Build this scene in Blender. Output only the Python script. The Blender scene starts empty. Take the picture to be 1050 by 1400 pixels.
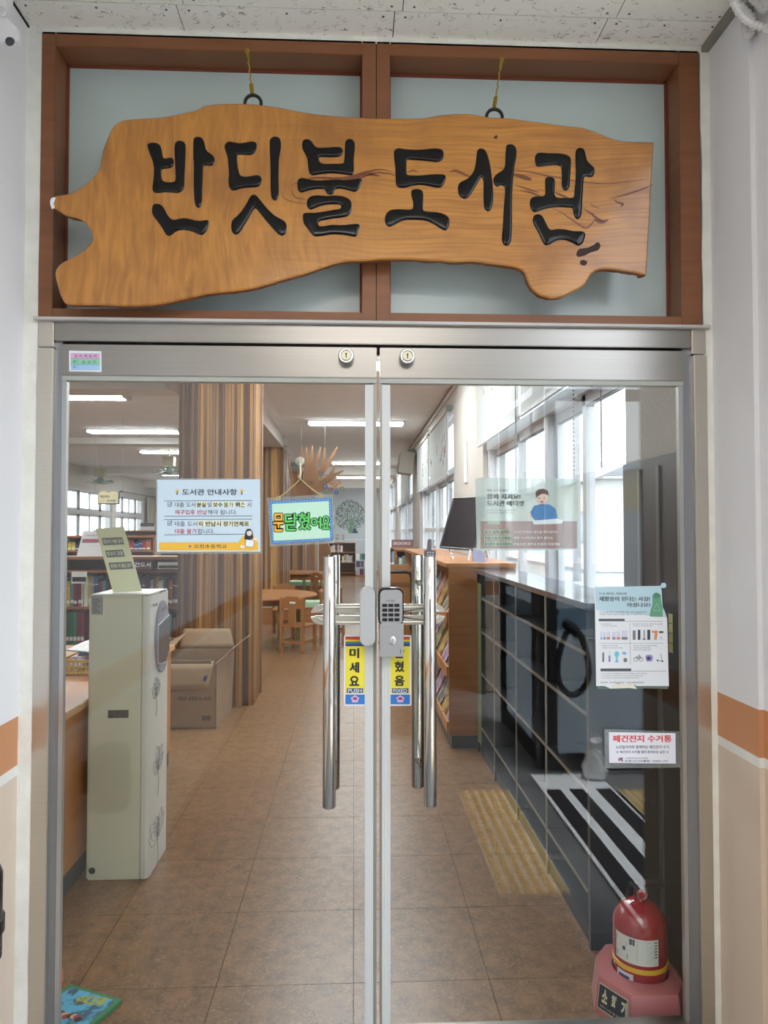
import bpy, bmesh, math, random
from mathutils import Vector, Matrix
random.seed(7)
PI = math.pi
PORCH_W = 17; LAMP_W = 21
S = bpy.context.scene
COL = S.collection

# ---------------------------------------------------------------- camera
FPX, CAMY, CAMZ = 960.0, -2.05, 1.5
YAW = math.atan(41/FPX); PIT = math.atan(27/FPX)
cd = bpy.data.cameras.new('camera'); cam = bpy.data.objects.new('camera', cd); COL.objects.link(cam)
cam.location = (0, CAMY, CAMZ); cam.rotation_euler = (PI/2 + PIT, 0, -YAW)
cd.sensor_fit = 'VERTICAL'; cd.sensor_height = 24.0; cd.lens = 24.0*FPX/1400.0
cd.clip_start = .02; cd.clip_end = 300
S.camera = cam

# ---------------------------------------------------------------- sky, exposure
S.view_settings.view_transform = 'Standard'; S.view_settings.look = 'None'
S.view_settings.gamma = 1.0; S.view_settings.use_curve_mapping = False
S.view_settings.exposure = 0.14
W = bpy.data.worlds.new('sky'); S.world = W; W.use_nodes = True
wn = W.node_tree.nodes; wl = W.node_tree.links; wn.clear()
wo = wn.new('ShaderNodeOutputWorld'); wb = wn.new('ShaderNodeBackground')
wt = wn.new('ShaderNodeTexCoord'); wz = wn.new('ShaderNodeSeparateXYZ'); wr = wn.new('ShaderNodeValToRGB')
wl.new(wt.outputs['Generated'], wz.inputs[0]); wl.new(wz.outputs['Z'], wr.inputs[0])
wr.color_ramp.elements[0].position = 0.0; wr.color_ramp.elements[0].color = (.86, .91, .97, 1)
wr.color_ramp.elements[1].position = .8; wr.color_ramp.elements[1].color = (.72, .83, 1.0, 1)
wl.new(wr.outputs[0], wb.inputs[0]); wb.inputs[1].default_value = 4.5
wl.new(wb.outputs[0], wo.inputs[0])

# soft high sun behind thin cloud: reaches only the open ground at the right of the porch
sd = bpy.data.lights.new('sun', 'SUN'); sd.energy = 11.0; sd.angle = math.radians(12); sd.color = (1, .97, .92)
so_ = bpy.data.objects.new('sun', sd); COL.objects.link(so_); so_.rotation_euler = (math.radians(-6), math.radians(9), 0)

# ---------------------------------------------------------------- helpers
def at(px, py, Y=None, X=None, Z=None):
    x, y, z = (px-525)/FPX, 1.0, -(py-700)/FPX
    c, s = math.cos(PIT), math.sin(PIT); y, z = y*c - z*s, y*s + z*c
    c, s = math.cos(YAW), math.sin(YAW); x, y = x*c + y*s, -x*s + y*c
    t = (Y-CAMY)/y if Y is not None else (X/x if X is not None else (Z-CAMZ)/z)
    return Vector((x*t, CAMY + y*t, CAMZ + z*t))

def lin(r, g=None, b=None):
    if g is None: r, g, b = r
    f = lambda v: (v/255/12.92) if v/255 <= .04045 else ((v/255+.055)/1.055)**2.4
    return (f(r), f(g), f(b), 1.0)

MATS = {}
def mat(name, rgb, rough=.5, metal=0.0, var=0.0, scale=(8, 8, 8), spec=None, emit=None, bump=0.0, rnd=0.0, rgb2=None, detail=4, ramp=(.35, .7), coat=0, gen='Object'):
    if name in MATS: return MATS[name]
    m = bpy.data.materials.new(name); m.use_nodes = True; MATS[name] = m
    n, l = m.node_tree.nodes, m.node_tree.links
    p = n['Principled BSDF']; c = lin(*rgb)
    p.inputs['Base Color'].default_value = c; p.inputs['Roughness'].default_value = rough; p.inputs['Metallic'].default_value = metal
    if coat: p.inputs['Coat Weight'].default_value = coat; p.inputs['Coat Roughness'].default_value = .12
    if spec is not None: p.inputs['Specular IOR Level'].default_value = spec
    if emit: p.inputs['Emission Color'].default_value = lin(*emit[0]); p.inputs['Emission Strength'].default_value = emit[1]
    if var or bump or rgb2:
        tc = n.new('ShaderNodeTexCoord'); mp = n.new('ShaderNodeMapping'); no = n.new('ShaderNodeTexNoise')
        mp.inputs['Scale'].default_value = scale; no.inputs['Detail'].default_value = detail; no.inputs['Scale'].default_value = 1.0
        l.new(tc.outputs[gen], mp.inputs[0]); l.new(mp.outputs[0], no.inputs[0])
        if var or rgb2:
            cr = n.new('ShaderNodeValToRGB'); l.new(no.outputs['Fac'], cr.inputs[0])
            c2 = lin(*rgb2) if rgb2 else tuple([min(1, v*(1+var)) for v in c[:3]] + [1])
            c1 = c if rgb2 else tuple([v*(1-var) for v in c[:3]] + [1])
            cr.color_ramp.elements[0].position = ramp[0]; cr.color_ramp.elements[0].color = c1
            cr.color_ramp.elements[1].position = ramp[1]; cr.color_ramp.elements[1].color = c2
            src = cr.outputs[0]
        else: src = None
        if bump:
            b = n.new('ShaderNodeBump'); b.inputs['Strength'].default_value = bump; b.inputs['Distance'].default_value = .01
            l.new(no.outputs['Fac'], b.inputs['Height']); l.new(b.outputs[0], p.inputs['Normal'])
        if src is not None:
            if rnd: src = _rnd(n, l, src, rnd)
            l.new(src, p.inputs['Base Color'])
    elif rnd:
        rg = n.new('ShaderNodeRGB'); rg.outputs[0].default_value = c
        l.new(_rnd(n, l, rg.outputs[0], rnd), p.inputs['Base Color'])
    return m
def _rnd(n, l, src, rnd):
    oi = n.new('ShaderNodeObjectInfo'); mr = n.new('ShaderNodeMapRange'); hs = n.new('ShaderNodeHueSaturation')
    mr.inputs['To Min'].default_value = 1-rnd; mr.inputs['To Max'].default_value = 1+rnd
    l.new(oi.outputs['Random'], mr.inputs['Value']); l.new(mr.outputs[0], hs.inputs['Value']); l.new(src, hs.inputs['Color'])
    return hs.outputs[0]

def glass_mat(name, tint=(1, 1, 1), frost=0.0, frost_rgb=(200, 215, 220), rough=0.0):
    if name in MATS: return MATS[name]
    m = bpy.data.materials.new(name); m.use_nodes = True; MATS[name] = m
    n, l = m.node_tree.nodes, m.node_tree.links; n.clear()
    o = n.new('ShaderNodeOutputMaterial'); t = n.new('ShaderNodeBsdfTransparent'); g = n.new('ShaderNodeBsdfGlossy')
    g.inputs['Roughness'].default_value = rough; t.inputs[0].default_value = (*tint, 1)
    fr = n.new('ShaderNodeFresnel'); fr.inputs['IOR'].default_value = 1.5
    # same reflectance from both sides of the sheet
    lw = n.new('ShaderNodeNewGeometry'); dt = n.new('ShaderNodeVectorMath'); dt.operation = 'DOT_PRODUCT'
    l.new(lw.outputs['Normal'], dt.inputs[0]); l.new(lw.outputs['Incoming'], dt.inputs[1])
    ab = n.new('ShaderNodeMath'); ab.operation = 'ABSOLUTE'; l.new(dt.outputs['Value'], ab.inputs[0])
    om = n.new('ShaderNodeMath'); om.operation = 'SUBTRACT'; om.inputs[0].default_value = 1; l.new(ab.outputs[0], om.inputs[1])
    pw = n.new('ShaderNodeMath'); pw.operation = 'POWER'; pw.inputs[1].default_value = 5; l.new(om.outputs[0], pw.inputs[0])
    ma = n.new('ShaderNodeMath'); ma.operation = 'MULTIPLY_ADD'; ma.inputs[1].default_value = .96; ma.inputs[2].default_value = .042
    l.new(pw.outputs[0], ma.inputs[0]); n.remove(fr)
    mx = n.new('ShaderNodeMixShader'); l.new(ma.outputs[0], mx.inputs[0])
    if frost:
        tr = n.new('ShaderNodeBsdfTranslucent'); df = n.new('ShaderNodeBsdfDiffuse'); ad = n.new('ShaderNodeMixShader')
        tr.inputs[0].default_value = lin(*frost_rgb); df.inputs[0].default_value = lin(*frost_rgb); ad.inputs[0].default_value = .12
        l.new(tr.outputs[0], ad.inputs[1]); l.new(df.outputs[0], ad.inputs[2])
        m2 = n.new('ShaderNodeMixShader'); m2.inputs[0].default_value = frost
        l.new(t.outputs[0], m2.inputs[1]); l.new(ad.outputs[0], m2.inputs[2]); l.new(m2.outputs[0], mx.inputs[1])
    else: l.new(t.outputs[0], mx.inputs[1])
    l.new(g.outputs[0], mx.inputs[2]); l.new(mx.outputs[0], o.inputs[0])
    return m

class MB:
    def __init__(s): s.v = []; s.f = []; s.m = []
    def add(s, vs, fs, mi=0):
        b = len(s.v); s.v += [Vector(v) for v in vs]; s.f += [tuple(b+i for i in f) for f in fs]; s.m += [mi]*len(fs); return s
    def box(s, x0, x1, y0, y1, z0, z1, mi=0, rz=0, c=None):
        vs = [Vector((x, y, z)) for x in (x0, x1) for y in (y0, y1) for z in (z0, z1)]
        if rz:
            c = Vector(c) if c else Vector(((x0+x1)/2, (y0+y1)/2, 0)); R = Matrix.Rotation(rz, 3, 'Z')
            vs = [R @ (v-c) + c for v in vs]
        return s.add(vs, [(0, 1, 3, 2), (4, 6, 7, 5), (0, 4, 5, 1), (2, 3, 7, 6), (0, 2, 6, 4), (1, 5, 7, 3)], mi)
    def prism(s, pts, axis, a, b, mi=0):   # pts 2D, extruded along axis from a to b
        def P(p, t):
            return {'x': (t, p[0], p[1]), 'y': (p[0], t, p[1]), 'z': (p[0], p[1], t)}[axis]
        n = len(pts)
        return s.add([P(p, a) for p in pts] + [P(p, b) for p in pts], [tuple(range(n))[::-1], tuple(range(n, 2*n))] + [(i, (i+1) % n, n+(i+1) % n, n+i) for i in range(n)], mi)
    def cyl(s, p0, p1, r, n=16, r2=None, mi=0, cap=True):
        p0, p1 = Vector(p0), Vector(p1); d = (p1-p0).normalized(); r2 = r if r2 is None else r2
        u = d.orthogonal().normalized(); w = d.cross(u)
        vs = [p0 + (u*math.cos(2*PI*i/n) + w*math.sin(2*PI*i/n))*r for i in range(n)] + [p1 + (u*math.cos(2*PI*i/n) + w*math.sin(2*PI*i/n))*r2 for i in range(n)]
        fs = [(i, (i+1) % n, n+(i+1) % n, n+i) for i in range(n)]
        if cap: fs += [tuple(range(n))[::-1], tuple(range(n, 2*n))]
        return s.add(vs, fs, mi)
    def lathe(s, prof, c=(0, 0, 0), n=32, mi=0, axis='z'):
        c = Vector(c); vs = []
        for r, h in prof:
            for i in range(n):
                a = 2*PI*i/n; q = (r*math.cos(a), r*math.sin(a))
                vs.append(c + (Vector((q[0], q[1], h)) if axis == 'z' else Vector((q[0], -h, q[1]))))
        fs = [(k*n+i, k*n+(i+1) % n, (k+1)*n+(i+1) % n, (k+1)*n+i) for k in range(len(prof)-1) for i in range(n)]
        fs += [tuple(range(n))[::-1], tuple(range((len(prof)-1)*n, len(prof)*n))]
        return s.add(vs, fs, mi)
    def tube(s, pts, r, n=8, mi=0, closed=False):
        pts = [Vector(p) for p in pts]; N = len(pts); vs = []; up = None
        for i, p in enumerate(pts):
            a = pts[(i-1) % N] if (closed or i) else p; b = pts[(i+1) % N] if (closed or i < N-1) else p
            d = (b-a).normalized()
            if up is None: up = d.orthogonal().normalized()
            u = (up - d*up.dot(d)).normalized(); w = d.cross(u); up = u
            rr = r[i] if isinstance(r, (list, tuple)) else r
            vs += [p + (u*math.cos(2*PI*k/n) + w*math.sin(2*PI*k/n))*rr for k in range(n)]
        M = N if closed else N-1
        fs = [(i*n+k, i*n+(k+1) % n, ((i+1) % N)*n+(k+1) % n, ((i+1) % N)*n+k) for i in range(M) for k in range(n)]
        if not closed: fs += [tuple(range(n))[::-1], tuple(range((N-1)*n, N*n))]
        return s.add(vs, fs, mi)
    def xf(s, M, start=0):
        for i in range(start, len(s.v)): s.v[i] = M @ s.v[i]
        return s
    def mesh(s, name, mats, loc, smooth=False, bevel=0):
        me = bpy.data.meshes.new(name); me.from_pydata([v - loc for v in s.v], [], s.f)
        for m in mats: me.materials.append(m)
        for p, i in zip(me.polygons, s.m): p.material_index = i
        bm = bmesh.new(); bm.from_mesh(me)
        bmesh.ops.recalc_face_normals(bm, faces=bm.faces)
        if bevel:
            bmesh.ops.bevel(bm, geom=list(bm.edges), offset=bevel, segments=2, affect='EDGES', clamp_overlap=True)
        bm.to_mesh(me); bm.free()
        if smooth:
            me.shade_smooth(); me.set_sharp_from_angle(angle=math.radians(38))
        return me

def tag(o, label=None, cat=None, group=None, kind=None):
    if label: o['label'] = label
    if cat: o['category'] = cat
    if group: o['group'] = group
    if kind: o['kind'] = kind
    return o
def wl_(o):
    v = Vector((0, 0, 0))
    while o: v += o.location; o = o.parent
    return v
def thing(name, label, cat, loc, group=None):
    o = bpy.data.objects.new(name, None); COL.objects.link(o); o.empty_display_size = .1
    o.location = Vector(loc); return tag(o, label, cat, group)
def part(name, mb, mats, parent, label=None, kind=None, smooth=False, bevel=0):
    if not isinstance(mats, (list, tuple)): mats = [mats]
    o = bpy.data.objects.new(name, mb.mesh(name, mats, wl_(parent), smooth, bevel)); COL.objects.link(o); o.parent = parent
    return tag(o, label, kind=kind)
def single(name, mb, mats, label=None, cat=None, group=None, kind=None, smooth=False, bevel=0, loc=None):
    if not isinstance(mats, (list, tuple)): mats = [mats]
    if loc is None:
        xs = [v.x for v in mb.v]; ys = [v.y for v in mb.v]; zs = [v.z for v in mb.v]
        loc = Vector(((min(xs)+max(xs))/2, (min(ys)+max(ys))/2, min(zs)))
    loc = Vector(loc)
    o = bpy.data.objects.new(name, mb.mesh(name, mats, loc, smooth, bevel)); COL.objects.link(o); o.location = loc
    return tag(o, label, cat, group, kind)
def struct(name, mb, mats, **k): return single(name, mb, mats, kind='structure', loc=(0, 0, 0), **k)
def dup(o, loc=None, parent=None, label=None, rz=None):
    c = o.copy(); COL.objects.link(c)
    if parent is not None: c.parent = parent
    if loc is not None: c.location = loc
    if rz is not None: c.rotation_euler = (0, 0, rz)
    if label: c['label'] = label
    for ch in list(o.children): dup(ch, parent=c)
    return c

# text as flat mesh, fitted to a pixel box of the sheet that stands at depth Y
_tc = {}
_cu = bpy.data.curves.new('t', 'FONT'); _cu.resolution_u = 3; _TX = (_cu, bpy.data.objects.new('t', _cu))
def text_geo(body, offset=0.0, spacing=1.0):
    k = (body, offset, spacing)
    if k not in _tc:
        cu, o = _TX; cu.body = body; cu.offset = offset; cu.space_character = spacing; me = bpy.data.meshes.new_from_object(o)
        vs = [v.co.copy() for v in me.vertices]; fs = [tuple(p.vertices) for p in me.polygons]
        bpy.data.meshes.remove(me)
        xs = [v.x for v in vs] or [0]; ys = [v.y for v in vs] or [0]
        _tc[k] = (vs, fs, min(xs), max(xs), min(ys), max(ys))
    return _tc[k]
def text_px(mb, body, x0, y0, x1, y1, Y, mi=0, offset=0.0, spacing=1.0, slope=0.0, keep=False):
    vs, fs, a, b, c, d = text_geo(body, offset, spacing)
    if not vs: return
    out = []
    for v in vs:
        u = (v.x-a)/(b-a or 1); w = (v.y-c)/(d-c or 1)
        px = x0 + u*(x1-x0); py = y1 + w*(y0-y1) + slope*(px-x0)
        out.append(at(px, py, Y=Y))
    mb.add(out, fs, mi)
def text_plane(mb, body, O, U, V, mi=0, offset=0.0, spacing=1.0):  # O lower-left corner, U and V full vectors of the text box
    vs, fs, a, b, c, d = text_geo(body, offset, spacing); O, U, V = Vector(O), Vector(U), Vector(V)
    mb.add([O + U*((v.x-a)/(b-a or 1)) + V*((v.y-c)/(d-c or 1)) for v in vs], fs, mi)
def poly_px(mb, pts, Y, mi=0): mb.add([at(x, y, Y=Y) for x, y in pts], [tuple(range(len(pts)))], mi)
def rect_px(mb, x0, y0, x1, y1, Y, mi=0): poly_px(mb, [(x0, y0), (x1, y0), (x1, y1), (x0, y1)], Y, mi)
def disc_px(mb, cx, cy, rx, ry, Y, mi=0, n=18): poly_px(mb, [(cx+rx*math.cos(2*PI*i/n), cy+ry*math.sin(2*PI*i/n)) for i in range(n)], Y, mi)
def line_px(mb, pts, w, Y, mi=0):
    for (x0, y0), (x1, y1) in zip(pts, pts[1:]):
        dx, dy = x1-x0, y1-y0; L = math.hypot(dx, dy) or 1; nx, ny = -dy/L*w/2, dx/L*w/2
        poly_px(mb, [(x0+nx, y0+ny), (x1+nx, y1+ny), (x1-nx, y1-ny), (x0-nx, y0-ny)], Y, mi)
def sheet_px(mb, pts, Y, t=.0006, mi=0):
    a = [at(x, y, Y=Y) for x, y in pts]; b = [p + Vector((0, t, 0)) for p in a]; n = len(a)
    mb.add(a+b, [tuple(range(n)), tuple(range(n, 2*n))[::-1]] + [(i, (i+1) % n, n+(i+1) % n, n+i) for i in range(n)], mi)
def rrect(x0, y0, x1, y1, r, n=4):
    o = []
    for cx, cy, a0 in ((x1-r, y1-r, 0), (x0+r, y1-r, 90), (x0+r, y0+r, 180), (x1-r, y0+r, 270)):
        for i in range(n+1):
            a = math.radians(a0+90*i/n); o.append((cx+r*math.cos(a), cy+r*math.sin(a)))
    return o
def smooth_poly(p, k=3):
    out = []; n = len(p)
    for i in range(n):
        a, b, c, d = p[i-1], p[i], p[(i+1) % n], p[(i+2) % n]
        for j in range(k):
            t = j/k
            out.append(tuple(.5*(2*b[q] + (c[q]-a[q])*t + (2*a[q]-5*b[q]+4*c[q]-d[q])*t*t + (3*b[q]-a[q]-3*c[q]+d[q])*t**3) for q in (0, 1)))
    return out

# ---------------------------------------------------------------- materials
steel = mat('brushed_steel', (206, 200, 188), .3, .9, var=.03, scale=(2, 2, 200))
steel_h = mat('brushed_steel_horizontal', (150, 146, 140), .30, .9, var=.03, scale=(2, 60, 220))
steel_pol = mat('polished_steel', (204, 200, 194), .12, 1.0)
steel_dk = mat('dull_steel', (120, 118, 116), .4, .8)
gasket = mat('pale_gasket', (212, 214, 212), .5)
gasket2 = mat('grey_gasket', (168, 170, 162), .45)
black = mat('black_plastic', (22, 22, 24), .35)
gap_m = mat('gap_dark', (30, 26, 25), .8)
wall_w = mat('painted_plaster', (226, 225, 226), .75, var=.035, scale=(3, 3, 2), bump=.12, detail=6)
caulk = mat('caulk', (226, 225, 216), .7, var=.05, scale=(20, 20, 20), bump=.3)
band_o = mat('orange_paint', (196, 138, 96), .6, var=.04, scale=(4, 4, 4))
band_w = mat('white_paint', (226, 224, 218), .6)
band_b = mat('beige_paint', (210, 192, 172), .65, var=.03, scale=(5, 5, 5), bump=.1)
glass = glass_mat('clear_glass', (.97, .985, .975))
wglass = glass_mat('window_glass', (.96, .98, .98))
frosted = glass_mat('frosted_film_glass', (.8, .85, .87), frost=.93, frost_rgb=(244, 250, 254))
frame_w = mat('laminate_frame', (130, 82, 50), .45, var=.10, scale=(3, 3, 40), detail=3)
frame_d = mat('frame_bead', (128, 62, 42), .5)
transom_g = mat('milky_film_glass', (190, 204, 200), .25, var=.03, scale=(2, 2, 2))
pvc = mat('white_window_frame', (205, 204, 206), .45)
lib_wall = mat('library_wall', (196, 190, 182), .85, var=.06, scale=(60, 60, 60), bump=.1)
lib_ceil = mat('library_ceiling', (236, 232, 230), .9, var=.03, scale=(5, 5, 5))
wood_o = mat('orange_wood', (176, 118, 68), .4, var=.12, scale=(2, 2, 26))
wood_b = mat('brown_wood', (150, 98, 60), .45, var=.12, scale=(2, 20, 3))
desk_w = mat('desk_wood', (184, 122, 68), .4, var=.10, scale=(3, 3, 20))
ink = mat('black_ink', (40, 42, 46), .6)
white_p = mat('white_paper', (228, 232, 236), .6)
laminate = glass_mat('laminate_film', (.88, .9, .9), frost=.3, frost_rgb=(210, 216, 216), rough=.08)

def floor_material():
    m = mat('brown_floor', (150, 106, 78), .32, rnd=.05)
    n, l = m.node_tree.nodes, m.node_tree.links; p = n['Principled BSDF']
    tc = n.new('ShaderNodeTexCoord'); ge = n.new('ShaderNodeNewGeometry')
    a = n.new('ShaderNodeTexNoise'); a.inputs['Scale'].default_value = 15; a.inputs['Detail'].default_value = 8; a.inputs['Roughness'].default_value = .7
    b = n.new('ShaderNodeTexNoise'); b.inputs['Scale'].default_value = 46; b.inputs['Detail'].default_value = 4; b.inputs['Distortion'].default_value = 2.6
    l.new(ge.outputs['Position'], a.inputs['Vector']); l.new(ge.outputs['Position'], b.inputs['Vector'])
    ra = n.new('ShaderNodeValToRGB'); ra.color_ramp.elements[0].position = .32; ra.color_ramp.elements[1].position = .68
    ra.color_ramp.elements[0].color = lin(98, 70, 44); ra.color_ramp.elements[1].color = lin(144, 106, 72)
    rb = n.new('ShaderNodeValToRGB'); rb.color_ramp.elements[0].position = .52; rb.color_ramp.elements[1].position = .68
    rb.color_ramp.elements[0].color = (0, 0, 0, 1); rb.color_ramp.elements[1].color = (1, 1, 1, 1)
    l.new(a.outputs['Fac'], ra.inputs[0]); l.new(b.outputs['Fac'], rb.inputs[0])
    mx = n.new('ShaderNodeMix'); mx.data_type = 'RGBA'; mx.inputs['B'].default_value = lin(168, 136, 100)
    ml = n.new('ShaderNodeMath'); ml.operation = 'MULTIPLY'; ml.inputs[1].default_value = .55
    l.new(rb.outputs[0], ml.inputs[0]); l.new(ml.outputs[0], mx.inputs['Factor']); l.new(ra.outputs[0], mx.inputs['A'])
    l.new(_rnd(n, l, mx.outputs['Result'], .04), p.inputs['Base Color'])
    return m
floor_m = floor_material()

def speckle_ceiling():
    m = mat('mineral_ceiling', (238, 235, 225), .9)
    n, l = m.node_tree.nodes, m.node_tree.links; p = n['Principled BSDF']
    ge = n.new('ShaderNodeNewGeometry'); mp = n.new('ShaderNodeMapping'); mp.inputs['Scale'].default_value = (15, 34, 15)
    a = n.new('ShaderNodeTexNoise'); a.inputs['Scale'].default_value = 1; a.inputs['Detail'].default_value = 1.5; a.inputs['Distortion'].default_value = 1.6
    l.new(ge.outputs['Position'], mp.inputs[0]); l.new(mp.outputs[0], a.inputs['Vector'])
    # thin contour lines broken by a second noise make short worm-like pits
    s = n.new('ShaderNodeMath'); s.operation = 'SUBTRACT'; s.inputs[1].default_value = .5; l.new(a.outputs['Fac'], s.inputs[0])
    ab = n.new('ShaderNodeMath'); ab.operation = 'ABSOLUTE'; l.new(s.outputs[0], ab.inputs[0])
    lt = n.new('ShaderNodeMath'); lt.operation = 'LESS_THAN'; lt.inputs[1].default_value = .010; l.new(ab.outputs[0], lt.inputs[0])
    b = n.new('ShaderNodeTexNoise'); b.inputs['Scale'].default_value = 34; b.inputs['Detail'].default_value = 0; l.new(ge.outputs['Position'], b.inputs['Vector'])
    gt = n.new('ShaderNodeMath'); gt.operation = 'GREATER_THAN'; gt.inputs[1].default_value = .53; l.new(b.outputs['Fac'], gt.inputs[0])
    mu = n.new('ShaderNodeMath'); mu.operation = 'MULTIPLY'; l.new(lt.outputs[0], mu.inputs[0]); l.new(gt.outputs[0], mu.inputs[1])
    mx = n.new('ShaderNodeMix'); mx.data_type = 'RGBA'; mx.inputs['A'].default_value = lin(238, 235, 225); mx.inputs['B'].default_value = lin(160, 155, 144)
    l.new(mu.outputs[0], mx.inputs['Factor']); l.new(mx.outputs['Result'], p.inputs['Base Color'])
    return m
ceil_m = speckle_ceiling()

def grid_material(name, c1, c2, cm, bw, bh, mortar=.004, rough=.4, gen=None):
    m = mat(name, c1, rough); n, l = m.node_tree.nodes, m.node_tree.links; p = n['Principled BSDF']
    ge = n.new('ShaderNodeNewGeometry'); b = n.new('ShaderNodeTexBrick'); b.offset = 0
    b.inputs['Scale'].default_value = 1; b.inputs['Brick Width'].default_value = bw; b.inputs['Row Height'].default_value = bh
    b.inputs['Mortar Size'].default_value = mortar; b.inputs['Color1'].default_value = lin(*c1); b.inputs['Color2'].default_value = lin(*c2); b.inputs['Mortar'].default_value = lin(*cm)
    l.new(ge.outputs['Position'], b.inputs['Vector']); l.new(b.outputs['Color'], p.inputs['Base Color'])
    return m

# ================================================================ SETTING: library room
ZC, XR, XL, YB = 3.2, 1.15, -7.0, 25.0
# floor: slab, tiles as its parts where they can be told apart, material beyond
TS, TY0 = .454, .33
m = MB(); m.box(-7.2, 1.3, .0, 7.145, -.12, -.004); m.box(-7.2, 1.3, 7.145, 25.2, -.12, 0); m.box(-7.2, -2.275, .0, 7.145, -.004, 0)
m.box(.908, 1.3, .0, 7.145, -.004, 0)
floor_far = grid_material('far_floor_tiles', (136, 108, 86), (130, 102, 80), (84, 62, 48), TS, TS, .003, .22)
floor = struct('floor', m, [mat('floor_joint', (70, 48, 38), .8), floor_far])
for p in floor.data.polygons:
    if p.center.z > -.002: p.material_index = 1
tm = MB().box(-TS/2+.0012, TS/2-.0012, -TS/2+.0012, TS/2-.0012, -.004, 0); tme = tm.mesh('tile', [floor_m], Vector((0, 0, 0)))
for i in range(-5, 2):
    for j in range(0, 15):
        t = bpy.data.objects.new('tile', tme); COL.objects.link(t); t.parent = floor
        t.location = (i*TS + TS/2, TY0 + j*TS + TS/2, 0)
m = MB().box(-2.27, .908, .0, TY0-.0012, -.004, 0)
for i in range(-5, 2):
    t = part('tile', MB().box(i*TS+.0012, (i+1)*TS-.0012, .02, TY0-.0012, -.004, 0), floor_m, floor)

# far end wall, left wall with windows, ceiling with beams
m = MB().box(XL-.2, 1.35, YB, YB+.2, 0, ZC+.1); struct('wall_back', m, mat('pale_far_wall', (186, 190, 192), .8))
# back wall beside the door (hidden left part) closing the room toward the corridor
m = MB(); m.box(XL-.2, -.906, .02, .14, 0, ZC+.1); m.box(1.04, 1.5, .02, .14, 0, ZC+.1); m.box(-.906, 1.04, .0, .12, 2.975, ZC+.1)
struct('wall_front', m, lib_wall)
m = MB().box(XL-.2, 1.35, .02, YB+.2, ZC, ZC+.12); ceiling = struct('ceiling', m, lib_ceil)
for k, (y, d, x1) in enumerate(((10.8, .11, -1.24), (16.4, .2, 1.15), (21.5, .22, 1.15), (5.9, .1, -1.5))):
    part('ceiling_beam', MB().box(XL, x1, y, y+.4, ZC-d, ZC), mat('beam_paint', (222, 218, 212), .8), ceiling)
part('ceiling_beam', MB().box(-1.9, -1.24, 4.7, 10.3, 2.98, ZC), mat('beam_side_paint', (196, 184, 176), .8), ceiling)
# dark shadow-gap trim along the window wall
struct('trim_1', MB().box(XR-.012, XR, .14, YB, ZC-.03, ZC-.006), mat('dark_trim', (70, 62, 60), .6))
struct('trim_2', MB().box(XR-.02, XR, .14, YB, ZC-.085, ZC-.03), mat('pale_trim', (208, 202, 196), .6))

# right wall with window openings; each: y0, y1, z0, z1
WIN = [(.87, 4.15, .95, 2.98), (6.0, 10.2, .95, 2.98), (11.7, 15.9, .95, 2.98), (17.4, 21.2, .95, 2.98), (22.2, 24.4, .95, 2.98)]
m = MB(); y = .0
for (a, b, z0, z1) in WIN:
    m.box(XR, XR+.2, y, a, 0, ZC+.1); m.box(XR, XR+.2, a, b, 0, z0); m.box(XR, XR+.2, a, b, z1, ZC+.1); y = b
m.box(XR, XR+.2, y, YB+.2, 0, ZC+.1)
struct('wall_right', m, lib_wall)

def window(idx, y0, y1, z0, z1, zt, sashes, x=XR, depth=.09, low=None):
    """window in a wall along y: frame, head transom, sliding sashes with glass"""
    a = MB(); x0, x1 = x+.05, x+.05+depth; w = .05
    a.box(x0, x1, y0, y1, z0, z0+w); a.box(x0, x1, y0, y1, z1-w, z1); a.box(x0, x1, y0, y0+w, z0, z1); a.box(x0, x1, y1-w, y1, z0, z1)
    a.box(x0-.02, x1, y0, y1, zt-.03, zt+.05)
    root = struct(f'window_{idx}', a, pvc)
    n = len(sashes)-1
    for k in range(n):
        a0, a1 = sashes[k], sashes[k+1]; xs = x0+.012+(k % 2)*.035; s = MB(); f = .055
        s.box(xs, xs+.032, a0, a0+f, z0+w, zt-.03); s.box(xs, xs+.032, a1-f, a1, z0+w, zt-.03)
        s.box(xs, xs+.032, a0, a1, z0+w, z0+w+f); s.box(xs, xs+.032, a0, a1, zt-.03-f, zt-.03)
        if low: s.box(xs, xs+.032, a0, a1, low-.03, low+.03)
        so = part('sash', s, pvc, root)
        part('pane', MB().box(xs+.013, xs+.018, a0+f, a1-f, z0+w+f, zt-.03-f), wglass, so)
        part('rubber_seal', MB().box(xs+.004, xs+.028, a0+f, a0+f+.008, z0+w+f, zt-.03-f).box(xs+.004, xs+.028, a0+f, a1-f, zt-.03-f-.008, zt-.03-f), black, so)
    for k in range(0, n, 2):
        a0, a1 = sashes[k], sashes[min(k+2, n)]
        part('mullion', MB().box(x0-.01, x1, a1-.04, a1+.04, zt, z1-w).box(x0-.01, x1, a1-.04, a1+.04, z0+w, zt), pvc, root)
        part('pane', MB().box(x0+.03, x0+.035, a0+.05, a1-.04, zt+.05, z1-w), wglass, root)
    part('sill', MB().box(x-.03, x+.05, y0-.02, y1+.02, z0-.03, z0+.005), pvc, root)
    return root
window(1, *WIN[0], 2.25, [.92, 1.62, 2.25, 3.1, 4.1])
window(2, *WIN[1], 2.22, [6.05, 7.05, 8.1, 9.1, 10.15], low=1.53)
window(3, *WIN[2], 2.22, [11.75, 12.75, 13.8, 14.8, 15.85], low=1.53)
window(4, *WIN[3], 2.22, [17.45, 18.4, 19.3, 20.2, 21.15], low=1.53)
window(5, *WIN[4], 2.22, [22.25, 23.3, 24.35], low=1.53)

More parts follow.
